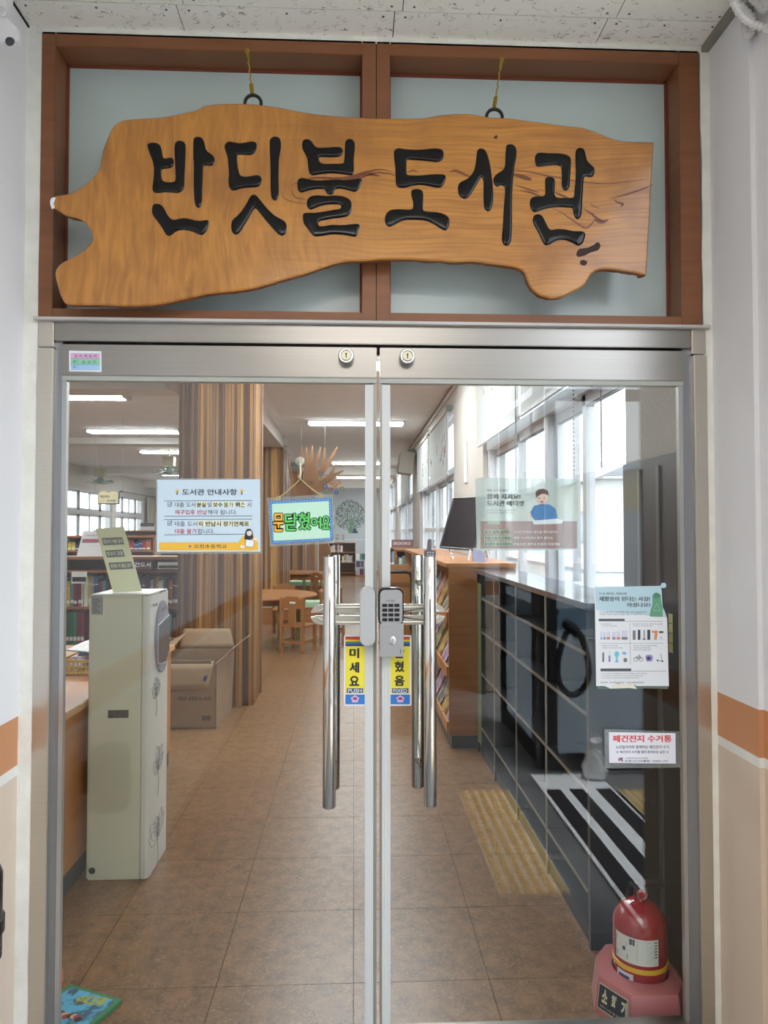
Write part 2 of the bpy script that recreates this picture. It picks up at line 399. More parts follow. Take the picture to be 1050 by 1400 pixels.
# left wall and its windows
LW = [(15.4, 18.6), (18.95, 21.6)]
m = MB(); y = .0
for a, b in LW:
    m.box(XL-.2, XL, y, a, 0, ZC+.1); m.box(XL-.2, XL, a, b, 0, 1.1); m.box(XL-.2, XL, a, b, 2.62, ZC+.1); y = b
m.box(XL-.2, XL, y, YB+.2, 0, ZC+.1)
struct('wall_left', m, mat('left_wall_paint', (206, 202, 192), .85))
for k, (a, b) in enumerate(LW):
    f = MB(); g = .06
    f.box(XL-.12, XL-.02, a, b, 1.1, 1.16); f.box(XL-.12, XL-.02, a, b, 2.56, 2.62)
    f.box(XL-.12, XL-.02, a, a+g, 1.1, 2.62); f.box(XL-.12, XL-.02, b-g, b, 1.1, 2.62)
    f.box(XL-.1, XL-.01, a, b, 1.95, 2.06)
    r = struct(f'window_{6+k}', f, pvc); n = 4
    for i in range(n):
        s = MB(); y0 = a+g+(b-a-2*g)*i/n; y1 = a+g+(b-a-2*g)*(i+1)/n; e = .05
        for (zz0, zz1) in ((1.16, 1.95), (2.06, 2.56)):
            s = MB(); xx = XL-.09+(i % 2)*.03
            s.box(xx, xx+.03, y0, y0+e, zz0, zz1); s.box(xx, xx+.03, y1-e, y1, zz0, zz1); s.box(xx, xx+.03, y0, y1, zz0, zz0+e); s.box(xx, xx+.03, y0, y1, zz1-e, zz1)
            so = part('sash', s, pvc, r); part('pane', MB().box(xx+.012, xx+.016, y0+e, y1-e, zz0+e, zz1-e), wglass, so)
# curtain beside the second left window
m = MB(); pts = []
for i in range(41): pts.append((XL+.10+.035*math.sin(i*1.1), 21.7+i*.028))
for i in range(40):
    a, b = pts[i], pts[i+1]; m.add([(a[0], a[1], .9), (b[0], b[1], .9), (b[0], b[1], 2.66), (a[0], a[1], 2.66)], [(0, 1, 2, 3)])
cu = thing('curtain', 'beige curtain hanging gathered beside the far left window', 'curtain', (XL+.1, 22.2, .9))
part('fabric', m, mat('curtain_fabric', (176, 168, 150), .9), cu, smooth=True)
part('curtain_rail', MB().cyl((XL+.1, 19, 2.7), (XL+.1, 23, 2.7), .012), steel_dk, cu)
for yy_ in (19.2, 22.6): part('rail_bracket', MB().box(XL, XL+.11, yy_, yy_+.02, 2.68, 2.72), steel_dk, cu)

# roller blinds inside the right hand windows
blind_m = mat('blind_fabric', (226, 226, 222), .8)
def blind(y0, y1, zb, zt, label, motif, seed):
    t = thing('roller_blind', label, 'blind', (1.10, (y0+y1)/2, zb), 'printed roller blinds on the right windows')
    part('fabric', MB().box(1.098, 1.100, y0, y1, zb, zt), bf, t)
    part('bottom_bar', MB().box(1.088, 1.108, y0, y1, zb-.022, zb), pvc, t)
    part('roller', MB().cyl((1.105, y0-.02, zt+.02), (1.105, y1+.02, zt+.02), .03, 12), mat('blind_roller', (198, 194, 188), .5), t)
    part('end_bracket', MB().box(1.07, 1.14, y0-.04, y0-.02, zt-.02, zt+.06), mat('bracket_grey', (120, 120, 116), .5), t)
    rnd = random.Random(seed); pm = MB()
    for _ in range(motif[1]):
        cy, cz = rnd.uniform(y0+.1, y1-.1), rnd.uniform(zb+.15, zt-.1); 
        for k in range(rnd.randint(2, 5)):
            a = rnd.uniform(0, 2*PI); L = rnd.uniform(.03, .09); w = L*.3
            yy, zz = cy+rnd.uniform(-.1, .1), cz+rnd.uniform(-.12, .12)
            q = [(yy+L*math.cos(a), zz+L*math.sin(a)), (yy-w*math.sin(a), zz+w*math.cos(a)), (yy-L*math.cos(a), zz-L*math.sin(a)), (yy+w*math.sin(a), zz-w*math.cos(a))]
            pm.add([(1.0965, u, v) for u, v in q], [(0, 1, 2, 3)], rnd.randint(0, 1))
    if pm.v: part('flower_print', pm, motif[0], t, kind='stuff')
    c = MB(); 
    c.cyl((1.085, y0+.03, zb-.5), (1.085, y0+.03, zt), .004, 6); part('pull_chain', c, mat('blind_chain', (150, 150, 150), .4), t)
bf = bpy.data.materials.new('blind_cloth'); bf.use_nodes = True
_n, _l = bf.node_tree.nodes, bf.node_tree.links; _n.clear(); _o = _n.new('ShaderNodeOutputMaterial'); _m = _n.new('ShaderNodeMixShader')
_d = _n.new('ShaderNodeBsdfDiffuse'); _t = _n.new('ShaderNodeBsdfTranslucent'); _d.inputs[0].default_value = lin(232, 232, 228); _t.inputs[0].default_value = lin(196, 198, 198)
_m.inputs[0].default_value = .42; _l.new(_d.outputs[0], _m.inputs[1]); _l.new(_t.outputs[0], _m.inputs[2]); _l.new(_m.outputs[0], _o.inputs[0])
green = mat('leaf_green', (132, 176, 104), .8); pinkp = mat('petal_pink', (200, 110, 110), .8); twig = mat('twig_grey', (128, 118, 108), .8)
blind(.95, 2.53, 2.28, 2.93, 'nearest roller blind, pulled half down over the sliding window by the glass door', ([green, green], 2), 1)
blind(2.58, 4.12, 2.27, 2.93, 'second roller blind from the door, with small green leaf print at its upper corner', ([green, green], 3), 2)
blind(6.1, 8.1, 2.19, 2.92, 'roller blind with red blossoms printed on it behind the black picture stand', ([pinkp, twig], 7), 3)
blind(8.15, 10.15, 2.19, 2.92, 'roller blind with grey twig print beside the wall speaker', ([twig, twig], 7), 4)
blind(11.8, 13.8, 2.15, 2.9, 'far roller blind with green leaf print just past the speaker', ([green, green], 6), 5)
blind(13.85, 15.85, 2.15, 2.9, 'farthest visible roller blind, mostly plain white', ([green, green], 2), 6)
# ball-chain of the nearest blind hangs at the window
m = MB()
for k in range(44): m.lathe([(.001, -.005), (.0045, 0), (.001, .005)], (1.07, 1.32, 1.78+k*.0205), n=6)
single('ball_chain', m, mat('bead_grey', (96, 96, 100), .4), 'grey beaded pull chain hanging in front of the nearest window', 'chain', kind='stuff')

# ================================================================ ceiling lamps
lamp_e = bpy.data.materials.new('tube_light'); lamp_e.use_nodes = True
lamp_e.node_tree.nodes['Principled BSDF'].inputs['Emission Color'].default_value = (.85, .95, 1, 1); lamp_e.node_tree.nodes['Principled BSDF'].inputs['Emission Strength'].default_value = 24
def tube_lamp(x0, x1, y, z, label, power=None):
    t = thing('ceiling_lamp', label, 'lamp', ((x0+x1)/2, y, z), 'fluorescent ceiling lamps of the library')
    part('housing', MB().box(x0-.05, x1+.05, y-.14, y+.14, z-.012, z).box(x0-.05, x0-.02, y-.14, y+.14, z-.05, z).box(x1+.02, x1+.05, y-.14, y+.14, z-.05, z), mat('lamp_housing', (206, 206, 202), .5), t)
    for dy in (-.07, .07):
        part('tube', MB().cyl((x0, y+dy, z-.035), (x1, y+dy, z-.035), .016, 10), lamp_e, t)
    for dy in (-.07, .07):
        ld = bpy.data.lights.new('tube_glow', 'AREA'); ld.shape = 'RECTANGLE'; ld.size = x1-x0; ld.size_y = .026; ld.energy = LAMP_W; ld.color = (.93, .97, 1)
        lo = bpy.data.objects.new('tube_glow', ld); COL.objects.link(lo); lo.location = ((x0+x1)/2, y+dy, z-.053)
lamps = [(-.68, .74, 8.8, 'nearest ceiling lamp of the middle row, seen above the door stiles'), (-.52, .8, 15.1, 'second ceiling lamp of the middle row, behind the cardboard tree'),
         (-.52, .8, 19.6, 'third ceiling lamp of the middle row'), (-.0, 1.0, 22.6, 'farthest ceiling lamp of the middle row'),
         (-4.35, -2.87, 6.8, 'nearest ceiling lamp at the left edge of the left door leaf'), (-4.4, -2.95, 9.85, 'second lamp of the left rows, above the school notice'),
         (-4.45, -3.0, 12.9, 'third lamp of the left rows, beside the slatted column'), (-5.6, -3.9, 18.8, 'long lamp above the book-shaped sign'),
         (-3.6, -2.3, 21.4, 'lamp low in the distance behind the left ceiling fan')]
lamps += [(-.68, .74, 3.2, 'added unseen ceiling lamp over the entrance, above the door head'), (-.68, .74, 5.0, 'added unseen ceiling lamp between entrance and first middle row lamp, above the door head'), (-4.35, -2.87, 3.6, 'added unseen ceiling lamp over the issue desk, above the door head')]  # unseen lamps added to brighten the near end of the room
for a, b, y, lb in lamps: tube_lamp(a, b, y, ZC if y not in (15.1,) else ZC, lb)

# ================================================================ SETTING: porch in front of the door
porch = grid_material('porch_stone_tiles', (120, 122, 124), (112, 114, 116), (168, 164, 156), .6, .6, .006, .35)
struct('floor_1', MB().box(-1.0, 1.12, -7, 0, -.12, -.002), porch)
asph = mat('asphalt', (118, 118, 116), .9, var=.2, scale=(30, 30, 30))
struct('ground', MB().box(-60, 80, -70, 80, -.4, -.13), asph)
struct('floor_2', MB().box(1.12, 3.2, -7, 0, -.12, -.01), grid_material('step_stone_tiles', (130, 130, 130), (122, 122, 124), (90, 88, 84), .6, .3, .005, .6))
PXL, PXR, PZ = -.945, 1.068, 2.965
def painted_wall(name, x0, x1, y0, y1, face, parent=None):
    m = MB(); m.box(x0, x1, y0, y1, 0, .935, 2); m.box(x0, x1, y0, y1, .935, .965, 1); m.box(x0, x1, y0, y1, .965, 1.035, 0); m.box(x0, x1, y0, y1, 1.035, PZ+.1, 3)
    return m
bands = [band_o, band_w, band_b, wall_w]
def wall_mesh(boxes, zb=(.80, .855, 1.02)):
    m = MB()
    for x0, x1, y0, y1 in boxes:
        m.box(x0, x1, y0, y1, 0, zb[0], 2); m.box(x0, x1, y0, y1, zb[0], zb[1], 1); m.box(x0, x1, y0, y1, zb[1], zb[2], 0); m.box(x0, x1, y0, y1, zb[2], PZ+.15, 3)
    return m
struct('wall_left_1', wall_mesh([(PXL-.25, PXL, -7, 0)], (.817, .845, .981)), bands)
struct('wall_right_1', wall_mesh([(PXR, PXR+.3, -.226, 0), (PXR+.014, PXR+.3, -.56, -.226), (PXR+.1, PXR+.3, -7, -4.55)], (.878, .904, 1.03)), bands)
struct('wall_back_1', wall_mesh([(PXL-.25, PXR+.4, -7.2, -7)], (.82, .85, 1.0)), bands)
m = MB().box(PXL-.25, PXR+.12, -7, 0, PZ+.006, PZ+.12)
cp = struct('ceiling_1', m, mat('ceiling_gap', (96, 92, 86), .9))
# mineral fibre panels, half bond, with screw heads
for r in range(9):
    y1 = -.115-.303*(r-1) if r else 0.0; y0 = -.115-.303*r
    off = .113 if r % 2 == 0 else .44-.305
    for k in range(-3, 4):
        a = max(PXL, off+.61*k+.0015); b = min(PXR, off+.61*(k+1)-.0015)
        if b-a < .03: continue
        po = part('ceiling_panel', MB().box(a, b, y0+.0015, y1-.0015 if r else 0, PZ, PZ+.006), ceil_m, cp)
        if r < 3:
            s = MB()
            for sx in (a+.03, b-.03, (a+b)/2): s.cyl((sx, y0+.02, PZ), (sx, y0+.02, PZ-.0012), .0035, 8)
            if r: 
                for sx in (a+.03, b-.03): s.cyl((sx, y1-.02, PZ), (sx, y1-.02, PZ-.0012), .0035, 8)
            part('screw_head', s, mat('screw_dark', (84, 80, 72), .5), po, kind='stuff')
struct('trim_3', MB().box(PXR-.022, PXR+.004, -2.2, -.0, PZ-.018, PZ), mat('grey_moulding', (132, 128, 120), .6))
struct('trim_4', MB().box(PXL, PXR, -.012, 0, 2.945, PZ), caulk)
struct('trim_5', MB().box(PXL, PXL+.004, -1.5, 0, PZ-.006, PZ+.001), gap_m)

def ragged(x_in, x_out, side, seed):
    """uneven caulk bead between steel frame and plaster, seen from the front"""
    r = random.Random(seed); n = 60; ya, yb = -.010, .012; vi = []; w = 0
    for i in range(n+1):
        z = PZ*i/n; w = .6*w + r.uniform(-.0022, .0022); vi.append((x_in + side*(w+.001), z))
    m = MB(); vs = []; k = len(vi)
    for x, z in vi: vs.append((x, ya, z))
    for x, z in vi: vs.append((x_out, ya-.004+r.uniform(-.002, .001), z))
    for x, z in vi: vs.append((x, yb, z))
    for x, z in vi: vs.append((x_out, yb, z))
    fs = [(i, i+1, k+i+1, k+i) for i in range(k-1)] + [(2*k+i, i, i+1, 2*k+i+1)[::1] for i in range(k-1)]
    m.add(vs, fs); return m
struct('trim_6', ragged(-.908, -.947, 1, 3), caulk)
struct('trim_7', ragged(1.043, 1.070, -1, 9), caulk)

# unseen area lights behind the camera, added to light the door front
for k, y in enumerate((-2.3, -3.3, -4.1)):
    ld = bpy.data.lights.new('porch_fill_light', 'AREA'); ld.shape = 'RECTANGLE'; ld.size = 1.2; ld.size_y = .25; ld.energy = PORCH_W; ld.color = (1, .97, .93)
    lo = bpy.data.objects.new('porch_fill_light', ld); COL.objects.link(lo); lo.location = (.06, y, PZ-.06)

# ---------------------------------------------------------------- entrance doors at the side of the porch (seen mirrored in the glass)
alu = mat('dark_aluminium', (44, 42, 42), .4, .3)
def side_door(M_, L, label, chrome):
    """leaf modelled along local x, viewer side at -y, then set in place"""
    t = thing('entrance_door', label, 'door', M_ @ Vector((L/2, 0, .015))); f = .055
    P = lambda nm, mb, mt, **k: part(nm, mb.xf(M_), mt, t, **k)
    fm = MB(); fm.box(0, f, 0, .04, .015, 2.4); fm.box(L-f, L, 0, .04, .015, 2.4); fm.box(f, L-f, 0, .04, 2.33, 2.4); fm.box(f, L-f, 0, .04, .015, .12)
    P('frame', fm, alu)
    P('pane', MB().box(f, L-f, .018, .024, .12, 2.33), wglass)
    P('frosted_film', MB().box(f, L-f, .0155, .0175, .12, 1.08), frosted)
    P('blue_film', MB().box(f, L-f, .0145, .0153, .89, 1.02), mat('blue_film', (130, 160, 180), .3))
    P('handle', MB().tube([(.1, 0, .93), (.1, -.05, .93), (L-.14, -.05, .90), (L-.14, 0, .90)] if not chrome else [(.12, 0, .84), (.12, -.05, .84), (L-.16, -.05, .84), (L-.16, 0, .84)], .014, 8), steel_pol if chrome else black, smooth=True)
    P('lock', MB().cyl((L-.04, -.02, 1.0), (L-.04, .01, 1.0), .025, 12), black)
    return t
side_door(Matrix.Translation((1.17, -2.5, 0)) @ Matrix.Rotation(-PI/2, 4, 'Z'), .96, 'closed frosted glass entrance door with black bar handle, on the porch side', False)
side_door(Matrix.Translation((2.08, -2.3, 0)) @ Matrix.Rotation(PI, 4, 'Z'), .87, 'open frosted glass entrance door leaf with chrome bar, swung outside the porch', True)
m = MB()
for y in (-2.45, -3.50, -4.51): m.box(1.165, 1.225, y-.03, y+.03, 0, 2.9)
m.box(1.165, 1.225, -4.55, -2.42, 2.5, 2.56); m.box(1.165, 1.225, -4.55, -2.42, 2.9, PZ+.1)
struct('trim_8', m, steel_dk)
lc = Vector((1.345, -2.235, .70))
lp = [lc + Vector((.095*math.sin(a)*(1-.22*math.cos(a)), .008*math.sin(4*a), .2*math.cos(a))) for a in [2*PI*i/36 for i in range(36)]]
cl = thing('cord_loop', 'black padded cord loop hanging from the chrome bar of the open entrance door', 'cord', (1.345, -2.235, .5))
part('loop', MB().tube(lp, .019, 8, closed=True), mat('rubber_black', (18, 18, 20), .5), cl, smooth=True)
part('knot', MB().tube([(1.40, -2.235, .85), (1.35, -2.225, .90), (1.29, -2.235, .945)], [.022, .034, .03], 8), mat('rubber_black', (18, 18, 20)), cl, smooth=True)

# crumpled white bag beside the ramp
rb_ = random.Random(6); m = MB(); prof = [(.02, 0), (.055, .01), (.07, .06), (.06, .12), (.045, .16), (.03, .19), (.045, .23)]
m.lathe(prof, (1.45, -2.17, .013), 18); m.v = [v + Vector((rb_.uniform(-.012, .012), rb_.uniform(-.012, .012), rb_.uniform(-.006, .006) if v.z > .03 else 0)) for v in m.v]
tb = thing('plastic_bag', 'crumpled white plastic bag standing beside the ramp outside', 'bag', (1.45, -2.17, .013)); part('film', m, mat('bag_white', (232, 234, 236), .4), tb)
part('tied_ears', MB().box(1.42, 1.43, -2.19, -2.15, .23, .28).box(1.47, 1.48, -2.19, -2.15, .23, .27), mat('bag_white', (232, 234, 236)), tb, kind='stuff')

# ramp plate with black grip bands, tactile blocks
ramp = thing('threshold_ramp', 'steel threshold ramp plate with three black grip bands beside the porch', 'ramp', (1.3, -1.35, 0))
part('plate', MB().box(1.085, 1.50, -2.255, -.57, 0, .012), mat('ramp_plate', (238, 242, 246), .6), ramp)
for a, b in ((1.105, 1.19), (1.245, 1.325), (1.40, 1.485)):
    part('grip_band', MB().box(a, b, -2.0, -.6, .012, .016), mat('grip_black', (26, 26, 30), .8), ramp)
tac = mat('tactile_yellow', (196, 158, 62), .5)
def tactile(x0, x1, y0, y1, label):
    t = thing('tactile_paving', label, 'paving', ((x0+x1)/2, (y0+y1)/2, 0), 'tactile paving strips at the porch ramp')
    n = max(1, round((y1-y0)/.3))
    for k in range(n):
        a = y0+(y1-y0)*k/n; b = y0+(y1-y0)*(k+1)/n
        q = part('tile', MB().box(x0, x1, a+.002, b-.002, 0, .006), mat('tactile_base', (206, 196, 170), .5), t)
        d = MB()
        for i in range(6):
            for j in range(6):
                d.lathe([(.018, 0), (.016, .004), (.009, .006)], (x0+(i+.5)*(x1-x0)/6, a+(j+.5)*(b-a)/6, .006), n=8)
        part('studs', d, tac, q, kind='stuff')
tactile(.60, .90, -2.03, -.86, 'yellow studded tactile strip on the porch floor beside the ramp')
tactile(1.53, 1.80, -2.0, -1.4, 'yellow studded tactile strip outside the ramp')

# ---------------------------------------------------------------- outdoors to the right
white_b = mat('white_render', (226, 228, 230), .8, var=.03, scale=(1, 1, 1)); cream = mat('cream_render', (222, 204, 156), .8)
t = thing('outbuilding', 'low white outbuilding with a cream band, seen only mirrored in the right pane', 'building', (7.5, -19, -.13))
part('wall', MB().box(6, 10, -30, -9, -.13, 1.95), white_b, t)
part('painted_band', MB().box(5.98, 10.02, -30, -9, 1.95, 2.8), cream, t)
part('roof', MB().prism([(5.7, 2.8), (10.3, 2.8), (10.3, 2.95), (8, 3.5), (5.7, 2.95)], 'y', -30.3, -8.7), mat('pale_roof', (200, 206, 214), .6), t)
t = thing('neighbour_house', 'pale house with a grey tiled roof outside the right windows', 'building', (13, 33, -.13))
part('wall', MB().box(10, 17, 26, 42, -.13, 3.6), white_b, t)
part('roof', MB().prism([(9.5, 3.6), (17.5, 3.6), (13.5, 5.3)], 'y', 25.5, 42.5), mat('roof_tiles', (150, 150, 152), .7, var=.1, scale=(1, 12, 1)), t)
for k in range(4):
    w = part('window', MB().box(9.95, 10.0, 27.5+k*3.6, 29.3+k*3.6, 1.0, 2.4), steel_dk, t)
    part('pane', MB().box(9.93, 9.95, 27.6+k*3.6, 29.2+k*3.6, 1.1, 2.3), mat('far_pane', (110, 130, 150), .15), w)
t = thing('red_roofed_house', 'red walled house outside the far left windows', 'building', (-18, 22, -.13))
part('wall', MB().box(-20, -14, 14, 26, -.13, 2.6), mat('reddish_wall', (190, 120, 116), .8), t)
part('roof', MB().prism([(-20.5, 2.6), (-13.5, 2.6), (-17, 4)], 'y', 13.5, 26.5), mat('house_roof', (150, 152, 160), .7), t)
t = thing('utility_pole', 'grey utility pole with wires outside the nearest windows', 'pole', (7.4, 21, -.13))
part('pole', MB().cyl((7.4, 21, -.13), (7.4, 21, 9), .14, 12, .1), mat('pole_concrete', (150, 150, 150), .8), t)
part('crossarm', MB().box(6.5, 8.3, 20.95, 21.05, 7.9, 8.0), steel_dk, t)
for k, (dx, z) in enumerate(((-.8, 8.05), (0, 8.3), (.8, 8.05), (0, 6.9))):
    pts = [(7.4+dx + (-u*.9 if u < 0 else u*.5), 21+u*3, z - .0 + .03*(abs(u)**1.6)*0 - .25*math.sin(min(1, abs(u)/8)*PI)) for u in range(-8, 9)]
    part('wire', MB().tube(pts, .016, 5), mat('wire_black', (50, 50, 54), .6), t)

# ================================================================ door frame, transom windows
fr = MB()
fr.box(-.907, -.848, -.012, .06, 0, 2.104); fr.box(.985, 1.052, -.012, .06, 0, 2.104); fr.box(-.848, .985, -.012, .06, 2.047, 2.104)
df = thing('door_frame', 'brushed stainless steel frame around the double glass door', 'frame', (.07, 0, 0)); df['kind'] = 'structure'
part('jamb', MB().box(-.909, -.862, -.012, .06, 0, 2.028), steel, df, bevel=.002)
part('jamb', MB().box(1.012, 1.053, -.012, .06, 0, 2.028), steel, df, bevel=.002)
part('corner_block', MB().box(-.905, -.861, -.013, .06, 2.03, 2.104), steel, df, bevel=.002); part('corner_block', MB().box(1.005, 1.05, -.013, .06, 2.03, 2.104), steel, df, bevel=.002)
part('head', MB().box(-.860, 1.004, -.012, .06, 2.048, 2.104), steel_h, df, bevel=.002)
part('jamb_stop', MB().box(-.862, -.842, .004, .05, 0, 2.05), mat('cool_steel', (150, 152, 156), .35, .7), df); part('jamb_stop', MB().box(.984, 1.012, .004, .05, 0, 2.05), mat('cool_steel', (150, 152, 156)), df)
part('ledge', MB().box(-.912, 1.056, -.03, .0, 2.104, 2.112), mat('pale_ledge', (190, 186, 182), .5), df)
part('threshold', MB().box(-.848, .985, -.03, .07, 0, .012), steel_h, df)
part('gap_shade_strip', MB().box(-.848, .985, .03, .05, 2.03, 2.05), gap_m, df)  # dark strip behind the slit over the leaves, coloured as its shade

TZ0, TZ1 = 2.112, 2.952
def transom(idx, x0, x1, lw, rw):
    f = MB(); yf, yb, h = -.012, .085, .043
    f.box(x0, x0+lw, yf, yb, TZ0, TZ1); f.box(x1-rw, x1, yf, yb, TZ0, TZ1)
    f.box(x0+lw, x1-rw, yf, yb, TZ1-h, TZ1); f.box(x0+lw, x1-rw, yf, yb, TZ0, TZ0+.030)
    r = struct(f'window_{idx}', f, frame_w, bevel=.0015)
    a, b, c, d = x0+lw, x1-rw, TZ0+.030, TZ1-h; bd = MB(); e = .006
    bd.box(a, a+e, .07, .08, c, d); bd.box(b-e, b, .07, .08, c, d); bd.box(a, b, .07, .08, d-e, d)
    part('glazing_bead', bd, frame_d, r)
    part('pane', MB().box(a, b, .076, .082, c, d), transom_g, r)
transom(8, -.9065, .0635, .04, .041)
transom(9, .0650, 1.038, .04, .062)

# ================================================================ glass door leaves
GZ0, GZ1 = .078, 1.945
def leaf(idx, x0, x1, sx0, sx1, side):
    d = thing(f'door_{idx}', None, None, ((x0+x1)/2, 0, 0)); d['kind'] = 'structure'
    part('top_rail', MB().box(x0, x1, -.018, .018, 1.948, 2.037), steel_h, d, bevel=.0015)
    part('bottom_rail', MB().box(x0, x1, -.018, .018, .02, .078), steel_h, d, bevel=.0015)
    part('seal_strip', MB().box(x0, x1, -.013, .013, 1.934, 1.948), gasket2, d)
    part('pane', MB().box(x0+.004, x1-.004, -.005, .005, .078, 1.945), glass, d)
    # ribbed pale edge seal along the meeting edge
    s = MB(); w = (sx1-sx0)/4
    for k in range(4): s.box(sx0+k*w+.0008, sx0+(k+1)*w-.0008, -.0085-.001*(k % 2), .009, .078, 1.93)
    s.box(sx0, sx1, -.007, .008, .078, 1.93)
    part('edge_seal', s, gasket, d)
    if side < 0: e0, e1 = sx1, x1
    else: e0, e1 = x0, sx0
    part('glass_edge', MB().box(e0, e1, -.0075, .0075, .078, 1.94), mat('edge_profile', (150, 146, 134), .35, .3), d)
    q0 = x0 if side < 0 else x1-.012
    part('hinge_edge', MB().box(q0, q0+.012, -.009, .009, .078, 1.94), mat('hinge_steel', (176, 176, 174), .3, .7), d)
    # cylinder lock in the top rail
    lx = -.023 if side < 0 else .153
    k = MB().lathe([(.0215, .018), (.0225, .022), (.0225, .045), (.020, .050), (.0165, .050), (.0155, .047)], (lx, 0, 2.005), 28, axis='y')
    lo = part('cylinder_lock', k, mat('lock_nickel', (190, 190, 188), .25, .9), d, smooth=True)
    k = MB().lathe([(.0145, .046), (.0145, .051), (.0135, .052)], (lx, 0, 2.005), 24, axis='y'); part('lock_core', k, mat('lock_core_brass', (176, 172, 152), .35, .8), lo, smooth=True)
    part('keyhole', MB().box(lx-.0012, lx+.0012, -.0532, -.05, 1.998, 2.011).cyl((lx, -.0532, 2.009), (lx, -.05, 2.009), .0025, 10), gap_m, lo)
    # pull handles: one bar outside, one inside
    hx = -.068 if side < 0 else .2135
    for ys, nm, px in ((-.075, 'outer bar', hx), (.07, 'inner bar', hx+(.008 if side < 0 else -.022))):
        h = part('pull_handle', MB().lathe([(.0165, .736), (.018, .738), (.018, 1.429), (.0165, 1.431), (.0140, 1.431), (.0140, 1.418)], (px, ys, 0), 28), steel_pol, d, smooth=True)
        a, b = (-.012, ys) if ys < 0 else (.012, ys)
        part('standoff', MB().cyl((px, -.005 if ys < 0 else .005, .82), (px, ys, .82), .009, 14).cyl((px, -.005 if ys < 0 else .005, 1.35), (px, ys, 1.35), .009, 14), steel_pol, h, smooth=True)
    return d
d1 = leaf(1, -.836, .0655, .032, .056, -1)
d2 = leaf(2, .0745, .977, .0815, .1055, 1)

# lock bracket plates (slotted, rounded outer end) and lock bodies
def bracket(root, xo, xi):
    zc, hh = 1.262, .029; s = 1 if xi > xo else -1; L = abs(xi-xo)
    for sg in (1, -1):
        pts = [(0, .006), (.002, .012), (.008, .020), (.018, .0265), (.034, hh), (L, hh), (L, .0065), (.135, .0065), (.132, .0065)]
        m = MB().prism([(xo+s*u, zc+sg*v) for u, v in pts], 'y', -.026, -.006)
        part('bracket', m, mat('satin_nickel', (206, 202, 190), .35, .75), root, bevel=.0025)
    part('bracket_web', MB().box(min(xo+s*.012, xi), max(xo+s*.012, xi), -.02, -.006, zc-.0062, zc-.0035).box(min(xo+s*.15, xi), max(xo+s*.15, xi), -.021, -.006, zc-.026, zc+.026), mat('satin_nickel', (206, 202, 190)), root)
    rb = MB()
    for sg in (1, -1): rb.tube([(xo+s*.02, -.027, zc+sg*.008), (xo+s*.045, -.028, zc+sg*.021), (xo+s*(L-.004), -.028, zc+sg*.0215)], .0028, 8)
    part('bracket_rib', rb, mat('satin_nickel', (206, 202, 190)), root, smooth=True)
bracket(d1, -.124, .035); bracket(d2, .263, .135)
# left: pale rounded strike box
x0, x1 = at(492, 840, Y=-.05).x, at(513, 840, Y=-.05).x; z0, z1 = at(500, 883, Y=-.05).z, at(500, 803, Y=-.05).z
m = MB().prism(rrect(x0, z0, x1, z1, .0205, 6), 'y', -.055, -.008)
part('strike_box', m, mat('satin_white_metal', (190, 193, 192), .35, .35), d1, bevel=.008, smooth=True)
# right: keypad lock
x0, x1 = at(517.5, 840, Y=-.05).x, at(552, 840, Y=-.05).x; zt, zm, zb = at(535, 804, Y=-.05).z, at(535, 853, Y=-.05).z, at(535, 897, Y=-.05).z
kb = part('keypad_lock', MB().prism(rrect(x0, zm-.004, x1, zt, .017, 6), 'y', -.050, -.008), black, d2, bevel=.003, smooth=True)
part('keypad_cover', MB().prism(rrect(x0+.004, zm-.002, x1-.004, zt-.005, .014, 6), 'y', -.054, -.045), mat('silver_plastic', (196, 198, 200), .3, .7), kb, bevel=.002, smooth=True)
part('battery_cover', MB().prism(rrect(x0+.003, zb, x1-.001, zm+.001, .003, 3), 'y', -.060, -.010), mat('silver_plastic', (176, 178, 180)), kb, bevel=.003, smooth=True)
kw = (x1-x0-.02)/3
for r in range(4):
    for c in range(3):
        a = x0+.0105+c*kw; z = zm+.012+r*.0135
        part('key', MB().prism(rrect(a, z-.004, a+kw-.003, z+.005, .001, 2), 'y', -.0556, -.053), mat('key_black', (16, 16, 18), .4), kb)
part('status_window', MB().box(x0+.02, x0+.046, -.0548, -.053, zm+.063, zm+.069), mat('status_grey', (140, 142, 146), .4), kb)
cx, cz = at(537, 876, Y=-.06).x, at(537, 876, Y=-.06).z
mm = MB()
for k in range(5):
    pass
mm.add([(cx+.0095*math.cos(2*PI*i/20)*s, -.0605-d, cz+.0135*math.sin(2*PI*i/20)*s) for s, d in ((1, 0), (.8, .0022), (.4, .003)) for i in range(20)],
       [(k*20+i, k*20+(i+1) % 20, (k+1)*20+(i+1) % 20, (k+1)*20+i) for k in range(2) for i in range(20)] + [tuple(range(40, 60))])
part('thumb_pad', mm, mat('bright_silver', (200, 202, 204), .3, .8), kb, smooth=True)
part('slot_mark', MB().box(x1-.011, x1-.0095, -.0612, -.06, zb+.009, zb+.02), black, kb)

